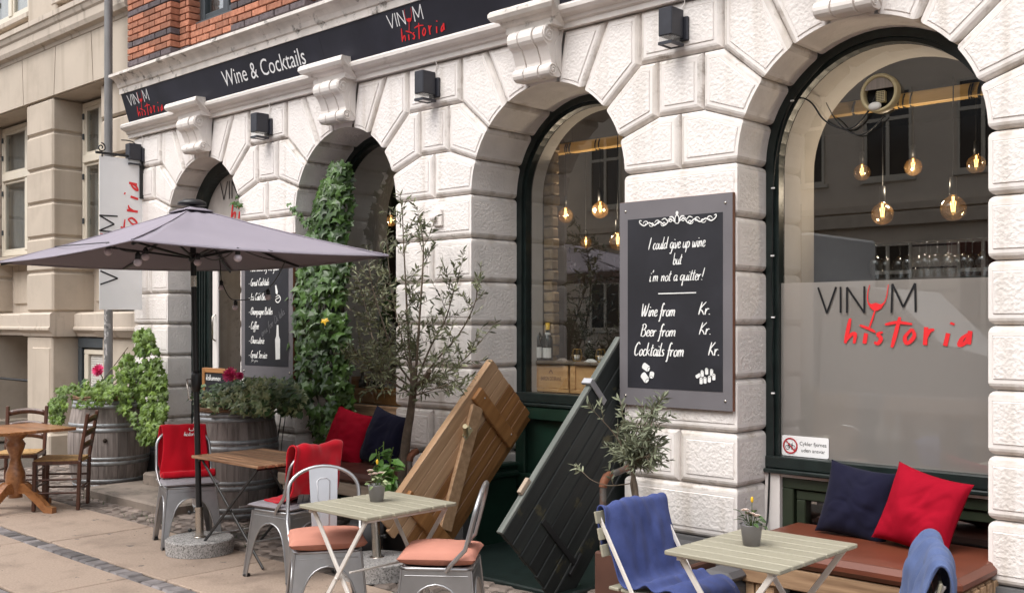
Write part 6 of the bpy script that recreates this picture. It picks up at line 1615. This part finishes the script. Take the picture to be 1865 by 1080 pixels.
# pendant lamps
def pendant(label, pa, pb_, Y, bulbs, Ybs):
    A, B = P(*pa, Y), P(*pb_, Y); z = (A.z + B.z) / 2; t = thing('pendant_lamp', label, 'lamp', ((A.x + B.x) / 2, Y, z))
    b = MB(); b.box(A.x, B.x + .25, Y - .035, Y + .035, z - .042, z + .042, 0, .004); b.build('beam', M_['beam'], t)
    b = MB()
    for x in (A.x + .3, B.x): b.tube([(x, Y, z), (x, Y, 3.7)], .006, 6)
    b.build('hanging_rod', M_['blackmetal'], t); cb = MB(); n = 0
    for (x, y, r), Yb in zip(bulbs, Ybs):
        q = P(x, y, Yb); rr = r / (.683 * (x + 1100) / (5.5 + Yb)); s = MB(); s.lathe([(0, rr * 2.6), (rr * .26, rr * 2.5), (rr * .30, rr * 1.1), (0, rr * 1.1)], tuple(q), 12); so_ = s.build('socket', M_['blackmetal'], t)
        s = MB(); s.lathe([(rr * .26, rr * 1.15), (rr * .3, rr * .98), (rr * .62, rr * .78)] + [(rr * cos(a), rr * sin(a)) for a in [radians(48 - 138 * i / 12) for i in range(13)]], tuple(q), 20, caps=False); s.build('bulb', M_['bulbglass'], so_)
        s = MB()
        for k in (-1, 0, 1): s.tube([(q.x + k * rr * .2, Yb, q.z + rr * .55), (q.x + k * rr * .10, Yb, q.z - rr * .25)], rr * .045, 5)
        s.tube([(q.x, Yb, q.z + rr * .95), (q.x, Yb, q.z + rr * .5)], rr * .1, 6); s.build('filament', M_['filament'], so_)
        cb.tube([(q.x, Yb, q.z + rr * 2.5), (q.x, Yb, z + .05)], .004, 5)
        for k in range(2): w0 = q.x + rnd(-.05, .05) + k * .05; cb.tube([(w0 + .01 * sin(a), Y + .045 * cos(a), z + .052 * sin(a)) for a in [2 * pi * i / 14 for i in range(14)]], .005, 5, True)
    cb.build('cord', M_['cable'], t)
    pl_ = bpy.data.lights.new('lamp_glow', 'POINT'); pl_.energy = 8; pl_.color = (1, .80, .58); pl_.shadow_soft_size = .06; po = bpy.data.objects.new('lamp_glow', pl_); COL.objects.link(po); po.parent = t; po.location = (.1, -.12, -.55)
pendant('wooden beam lamp with five globe bulbs behind the large right window', (1497, 203), (1795, 165), 1.22, [(1570, 315, 15), (1663, 305, 16), (1778, 300, 17), (1607, 390, 20), (1736, 380, 23)], [1.35, 1.3, 1.25, 1.05, 1.0])
pendant('wooden beam lamp with four globe bulbs behind the bottle window', (993, 275), (1140, 258), 1.25, [(1030, 393, 14), (1093, 383, 15), (1067, 443, 11), (1125, 441, 16)], [1.25, 1.25, 1.5, 1.15])
pendant('wooden beam lamp with three globe bulbs behind the ivy window', (652, 323), (722, 316), 1.3, [(676, 403, 11), (712, 403, 10), (700, 455, 12)], [1.3, 1.35, 1.2])
# wine glasses upside down on a shelf
shf = thing('glass_shelf', 'dark timber shelf carrying upturned wine glasses behind the frosted pane', 'shelf', (-2.2, .95, 1.7))
zt = P(1690, 440, .95).z; zs = zt - .225
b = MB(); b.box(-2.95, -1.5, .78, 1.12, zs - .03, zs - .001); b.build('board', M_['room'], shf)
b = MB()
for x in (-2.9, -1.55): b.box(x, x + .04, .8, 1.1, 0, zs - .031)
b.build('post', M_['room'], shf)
def wglass(px, Y):
    q = P(px, 450, Y); t = MB(); H = .222
    t.lathe([(.032, 0), (.040, .03), (.046, .06), (.049, .085), (.046, .105), (.034, .125), (.018, .138), (.006, .145), (.0042, .155), (.0042, .205), (.007, .214), (.018, .2185), (.036, .2215), (.0362, .2230), (.0, .2232)], (q.x, Y, zs + .001), 24, caps=False)
    o = t.build('wine_glass', M_['wineglass']); tag(o, 'clear wine glass standing upside down in the row behind the large window', 'wine glass', 'upturned wine glasses on the shelf')
for px, Y in ((1596, .86), (1614, 1.0), (1639, 1.02), (1655, .88), (1675, 1.02), (1687, .87), (1695, 1.04), (1707, .90), (1728, .92), (1733, 1.04), (1745, 1.0), (1759, .9), (1771, 1.02), (1791, .88)): wglass(px, Y)
def bottle(name, label, x, Y, z, H, r, cap, lab=True, neckband=None):
    t = thing(name, label, 'bottle', (x, Y, z)); b = MB()
    b.lathe([(0, 0), (r, 0), (r, H * .52), (r * .92, H * .60), (r * .5, H * .70), (r * .36, H * .78), (r * .36, H * .97), (r * .42, H * .975), (r * .42, H), (0, H)], (x, Y, z), 20); b.build('glass', M_['bottle'], t)
    if lab: b = MB(); b.grid(lambda u, v: (x + (r + .0012) * cos(-3.0 + 2.9 * u), Y + (r + .0012) * sin(-3.0 + 2.9 * u), z + H * (.07 + .27 * v)), 16, 1); b.build('label', M_['paper'], t)
    if cap: b = MB(); b.lathe([(r * .45, H * .82), (r * .45, H * 1.003), (0, H * 1.006)], (x, Y, z), 16); b.build('capsule', cap, t)
    if neckband: b = MB(); b.lathe([(r * .56, H * .68), (r * .62, H * .71), (r * .46, H * .745)], (x, Y, z), 16, caps=False); b.build('neck_label', M_['paper'], t)
# window shelf with crates and bottles in the third opening
YC = D3 + .14; ws = thing('window_board', 'live edge wooden board on crates in the third window', 'shelf', (-4.9, YC + .1, 1.35))
zc = P(985, 657, YC).z; b = MB(); b.box(-5.50, -4.25, YC - .005, YC + .30, zc - .028, zc, 0, .008); b.build('board', M_['bark'], ws)
zf0 = SILL[2] + .075
def crate(label, xa, xb, txt):
    A = P(xa, 690, YC + .02).x; B = P(xb, 690, YC + .02).x; t = thing('wine_crate', label, 'crate', ((A + B) / 2, YC + .15, zf0)); b = MB(); z1_ = zc - .029; h = (z1_ - zf0)
    b.box(A, B, YC + .02, YC + .04, zf0 + .03, z1_ - .0, 0, .003); b.box(A, B, YC + .255, YC + .275, zf0, z1_, 0, .003); b.box(A, A + .02, YC + .041, YC + .254, zf0, z1_, 0, .003); b.box(B - .02, B, YC + .041, YC + .254, zf0, z1_, 0, .003)
    b.box(A - .004, B + .004, YC + .012, YC + .03, zf0, zf0 + .028, 0, .003); b.build('box', M_['crate'], t)
    for x in (A + .0, B - .05): b = MB(); b.box(x, x + .05, YC + .008, YC + .0195, zf0 + .03, z1_, 0, .002); b.build('batten', M_['crate'], t)
    if txt:
        m_ = MB(); vs, fs = text_polys(txt, .045, 'CENTER'); W = max(q[0] for q in vs) - min(q[0] for q in vs); k = .21 / W
        m_.add([((A + B) / 2 + x * k, YC + .0185, zf0 + h * .42 + y) for x, y in vs], fs); ribbon(m_, lambda u, v, d: (u, YC + .0185, v), [((A + B) / 2 - .02, zf0 + h * .68), ((A + B) / 2, zf0 + h * .8), ((A + B) / 2 + .02, zf0 + h * .68)], .008); m_.build('lettering', mat('stamp_brown', (.13, .045, .03), .8), t)
crate('pine wine crate stamped BARON DE BRANE in the third window', 972, 1036, 'BARON DE BRANE')
crate('plain pine crate right of the stamped wine crate', 1040, 1120, None)
q = P(980, 655, YC + .045); bottle('wine_bottle', 'dark wine bottle with pale label left on the window board', q.x, YC + .045, zc + .001, .31, .040, None)
q = P(997.5, 655, YC + .08); bottle('wine_bottle', 'wine bottle with yellow capsule on the window board', q.x, YC + .08, zc + .001, .295, .040, M_['yellow'], True, True)
def tealight(label, px):
    q = P(px, 655, YC + .1); t = thing('tealight_holder', label, 'candle holder', (q.x, YC + .1, zc)); b = MB(); R1, R2, R3 = .028, .045, .032
    ring = lambda r, z, n=6, o=0: [(q.x + r * cos(2 * pi * i / n + o), YC + .1 + r * sin(2 * pi * i / n + o), zc + z) for i in range(n)]
    a, c, e = ring(R1, .004), ring(R2, .045), ring(R3, .095)
    for L in (a, c, e): b.tube(L, .0025, 4, True)
    for i in range(6): b.tube([a[i], c[i], e[i]], .0025, 4)
    b.build('wire_frame', mat('brass', (.55, .36, .12), .3, .9), t); b = MB(); b.lathe([(0, .008), (.022, .008), (.024, .05), (.0, .045)], (q.x, YC + .1, zc), 14); b.build('candle', M_['paper'], t)
tealight('brass wire tealight holder nearest the bottles on the window board', 1051); tealight('brass wire tealight holder nearest the black cellar door', 1094)
for px, lb in ((1022, 'folded dark card lying between bottle and tealight'), (1074, 'white folded card lying between the two tealights')):
    q = P(px, 657, YC + .05); b = MB(); b.prism([(-.045, 0), (.045, 0), (.0, .022)], lambda u, v, d: (q.x + u, YC + .03 + d, zc + .001 + v), 0, .06); tag(b.build('folded_card', M_['paper'] if px > 1050 else M_['foil']), lb, 'card')
# dried twigs in a vase in the third window
vs_ = thing('dried_bouquet', 'dark dried twig bouquet standing behind the tealights in the third window', 'bouquet', (-4.55, YC + .25, zc)); b = MB(); s = MB(); o = P(1075, 650, YC + .25)
for k in range(46):
    e = P(rnd(1035, 1128), rnd(440, 610), YC + .25 + rnd(-.1, .2)); s.tube([o, o.lerp(e, .5) + rv() * .03, e], .0018, 4)
    for j in range(9): oval_leaf(b, o.lerp(e, rnd(.35, 1)), rv() + Vector((0, 0, .8)), rv(), rnd(.04, .07), .012)
s.build('twigs', M_['cable'], vs_); b.build('leaves', mat('dried_leaf', (.02, .022, .018), .7), vs_, recalc=False)
b = MB(); b.lathe([(0, 0), (.04, 0), (.055, .07), (.03, .14), (.035, .16), (0, .15)], (o.x, YC + .25, zc), 16); b.build('vase', M_['bottle'], vs_)
# second opening: timber and bottles
YB = D2 + .14; zb2 = SILL[1] + .07 if False else P(670, 735, YB).z; z2 = P(670, 708, YB).z
cr2 = thing('timber_box', 'orange timber box behind the lower edge of the ivy window', 'box', (-6.9, YB + .1, zb2)); b = MB(); b.box(-7.75, -6.42, YB, YB + .03, zb2, z2 + .0, 0, .004); b.box(-7.75, -6.42, YB + .22, YB + .25, zb2, z2, 0, .004); b.build('side', M_['hatch'], cr2); b = MB(); b.box(-7.78, -7.72, YB + .03, YB + .22, zb2, z2 + .1); b.build('end', M_['hatch'], cr2)
tb_ = thing('timber_beam', 'rough brown timber beam below the orange box under the ivy window', 'beam', (-6.9, D2 - .06, .9)); b = MB(); q0 = P(660, 757, D2 - .08).z; q1 = P(660, 737, D2 - .08).z; b.box(-7.78, -6.43, D2 - .08, D2 - .02, q0, q1, 0, .01); b.build('beam', M_['bench'], tb_)
for k, px in enumerate((657, 674, 690)): q = P(px, 712, YB + .1); bottle('wine_bottle', ('leftmost', 'middle', 'rightmost')[k] + ' of three pale labelled bottles in the ivy window box', q.x, YB + .12, zb2 + .03, .28, .037, None)
# big leaf plant inside the second window
random.seed(3); hp = thing('house_plant', 'broad leaved green plant behind the glass of the ivy window', 'plant', (-6.75, YB + .35, 1.1)); b = MB(); s = MB()
o = P(690, 700, YB + .35)
for k in range(9): e = P(rnd(660, 712), rnd(490, 640), YB + .35); s.tube([o, e], .006, 5); oval_leaf(b, e, Vector((rnd(-.6, .6), 0, 1)), (rnd(-.3, .3), -1, .2), rnd(.25, .4), rnd(.12, .18), 0, .1)
s.build('stem', M_['leafdark'], hp); b.build('leaves', M_['leafdark'], hp, recalc=False); b = MB(); b.lathe([(0, 0), (.1, 0), (.13, .2), (0, .2)], (o.x, YB + .35, o.z - .2), 16); b.build('pot', M_['pot'], hp)
# things behind the frosted pane
bx_ = thing('timber_crate', 'blurred orange timber crate behind the frosted pane of the large window', 'crate', (-2.4, .62, .87)); b = MB(); b.box(-2.52, -2.18, .52, .75, .87, 1.12, 0, .004); b.build('box', M_['hatch'], bx_)
b = MB(); b.box(-2.40, -2.28, .505, .518, .98, 1.06); b.build('label', M_['paper'], bx_)
tag((lambda b: (b.box(-3.2, -1.93, .46, .80, .80, .865, 0, .004), b)[1])(MB()).build('window_ledge', M_['crate']), 'orange wooden ledge glowing through the foot of the frosted pane', 'ledge')
for k, (x, w__, h__, m__) in enumerate(((-2.66, .05, .30, 'paper'), (-2.56, .05, .28, 'paper'), (-1.99, .06, .27, 'paper'))):
    o = thing('bottle', ('leftmost', 'second', 'rightmost')[k] + ' of three pale bottles blurred behind the frosted pane', 'bottle', (x, .60, .866)); b = MB(); b.lathe([(0, 0), (w__ * .8, 0), (w__ * .8, h__ * .6), (w__ * .3, h__ * .8), (w__ * .3, h__), (0, h__)], (x, .60, .866), 14); b.build('glass', M_['white'], o)
# fairy lights and cables on the large window frame
fl2 = thing('fairy_lights', 'thin black fairy light string with white clips on the large window frame', 'fairy lights', (-3.2, D4, 1.8)); b = MB()
fp = [(1409, 840), (1408, 716), (1405, 650), (1408, 578), (1404, 520), (1407, 466), (1408, 343), (1418, 260), (1443, 184), (1500, 115)]
b.tube(catmull([tuple(P(x, y, D4 - .004)) for x, y in fp], 4), .0028, 5); b.build('wire', M_['cable'], fl2)
for x, y in ((1408, 716), (1408, 578), (1407, 466), (1408, 343), (1443, 184)): q = P(x, y, D4 - .008); b = MB(); b.box(q.x - .012, q.x + .012, q.y - .006, q.y + .004, q.z - .005, q.z + .005, 0, .002); b.build('clip', M_['white'], fl2)
b = MB(); b.tube(catmull([tuple(P(*q)) for q in ((1402, 845, .33), (1400, 900, .32), (1397, 950, .30), (1386, 985, .1), (1380, 1000, .02))], 5), .006, 6); tag(b.build('power_cable', M_['cable']), 'black power cable running down the plaster left of the basement window', 'cable')
for k, (x, lb) in enumerate(((511, 'thick black cable hanging down the pier behind the brown table'), (519, 'thin black cable hanging under the yellow leaf beside the thicker one'))):
    b = MB(); b.tube(catmull([tuple(P(*q, -.06)) for q in ((x, 700), (x + 1, 750), (x - 4, 790), (x - 8, 830))], 5), .006 - k * .002, 5); tag(b.build('power_cable', M_['cable']), lb, 'cable')
q = P(797, 397, -.02); sb_ = thing('wall_sensor', 'small white sensor box on the pier above the olive tree', 'sensor', tuple(q)); b = MB(); b.box(q.x - .05, q.x + .05, -.03, -.006, q.z - .065, q.z + .065, 0, .006); b.build('back_plate', M_['trim'], sb_); b = MB(); b.lathe([(.03, 0), (.03, -.03), (.02, -.04), (0, -.042)], (q.x - .02, -.03, q.z), 14, axis='y'); b.build('sensor_head', M_['trim'], sb_)
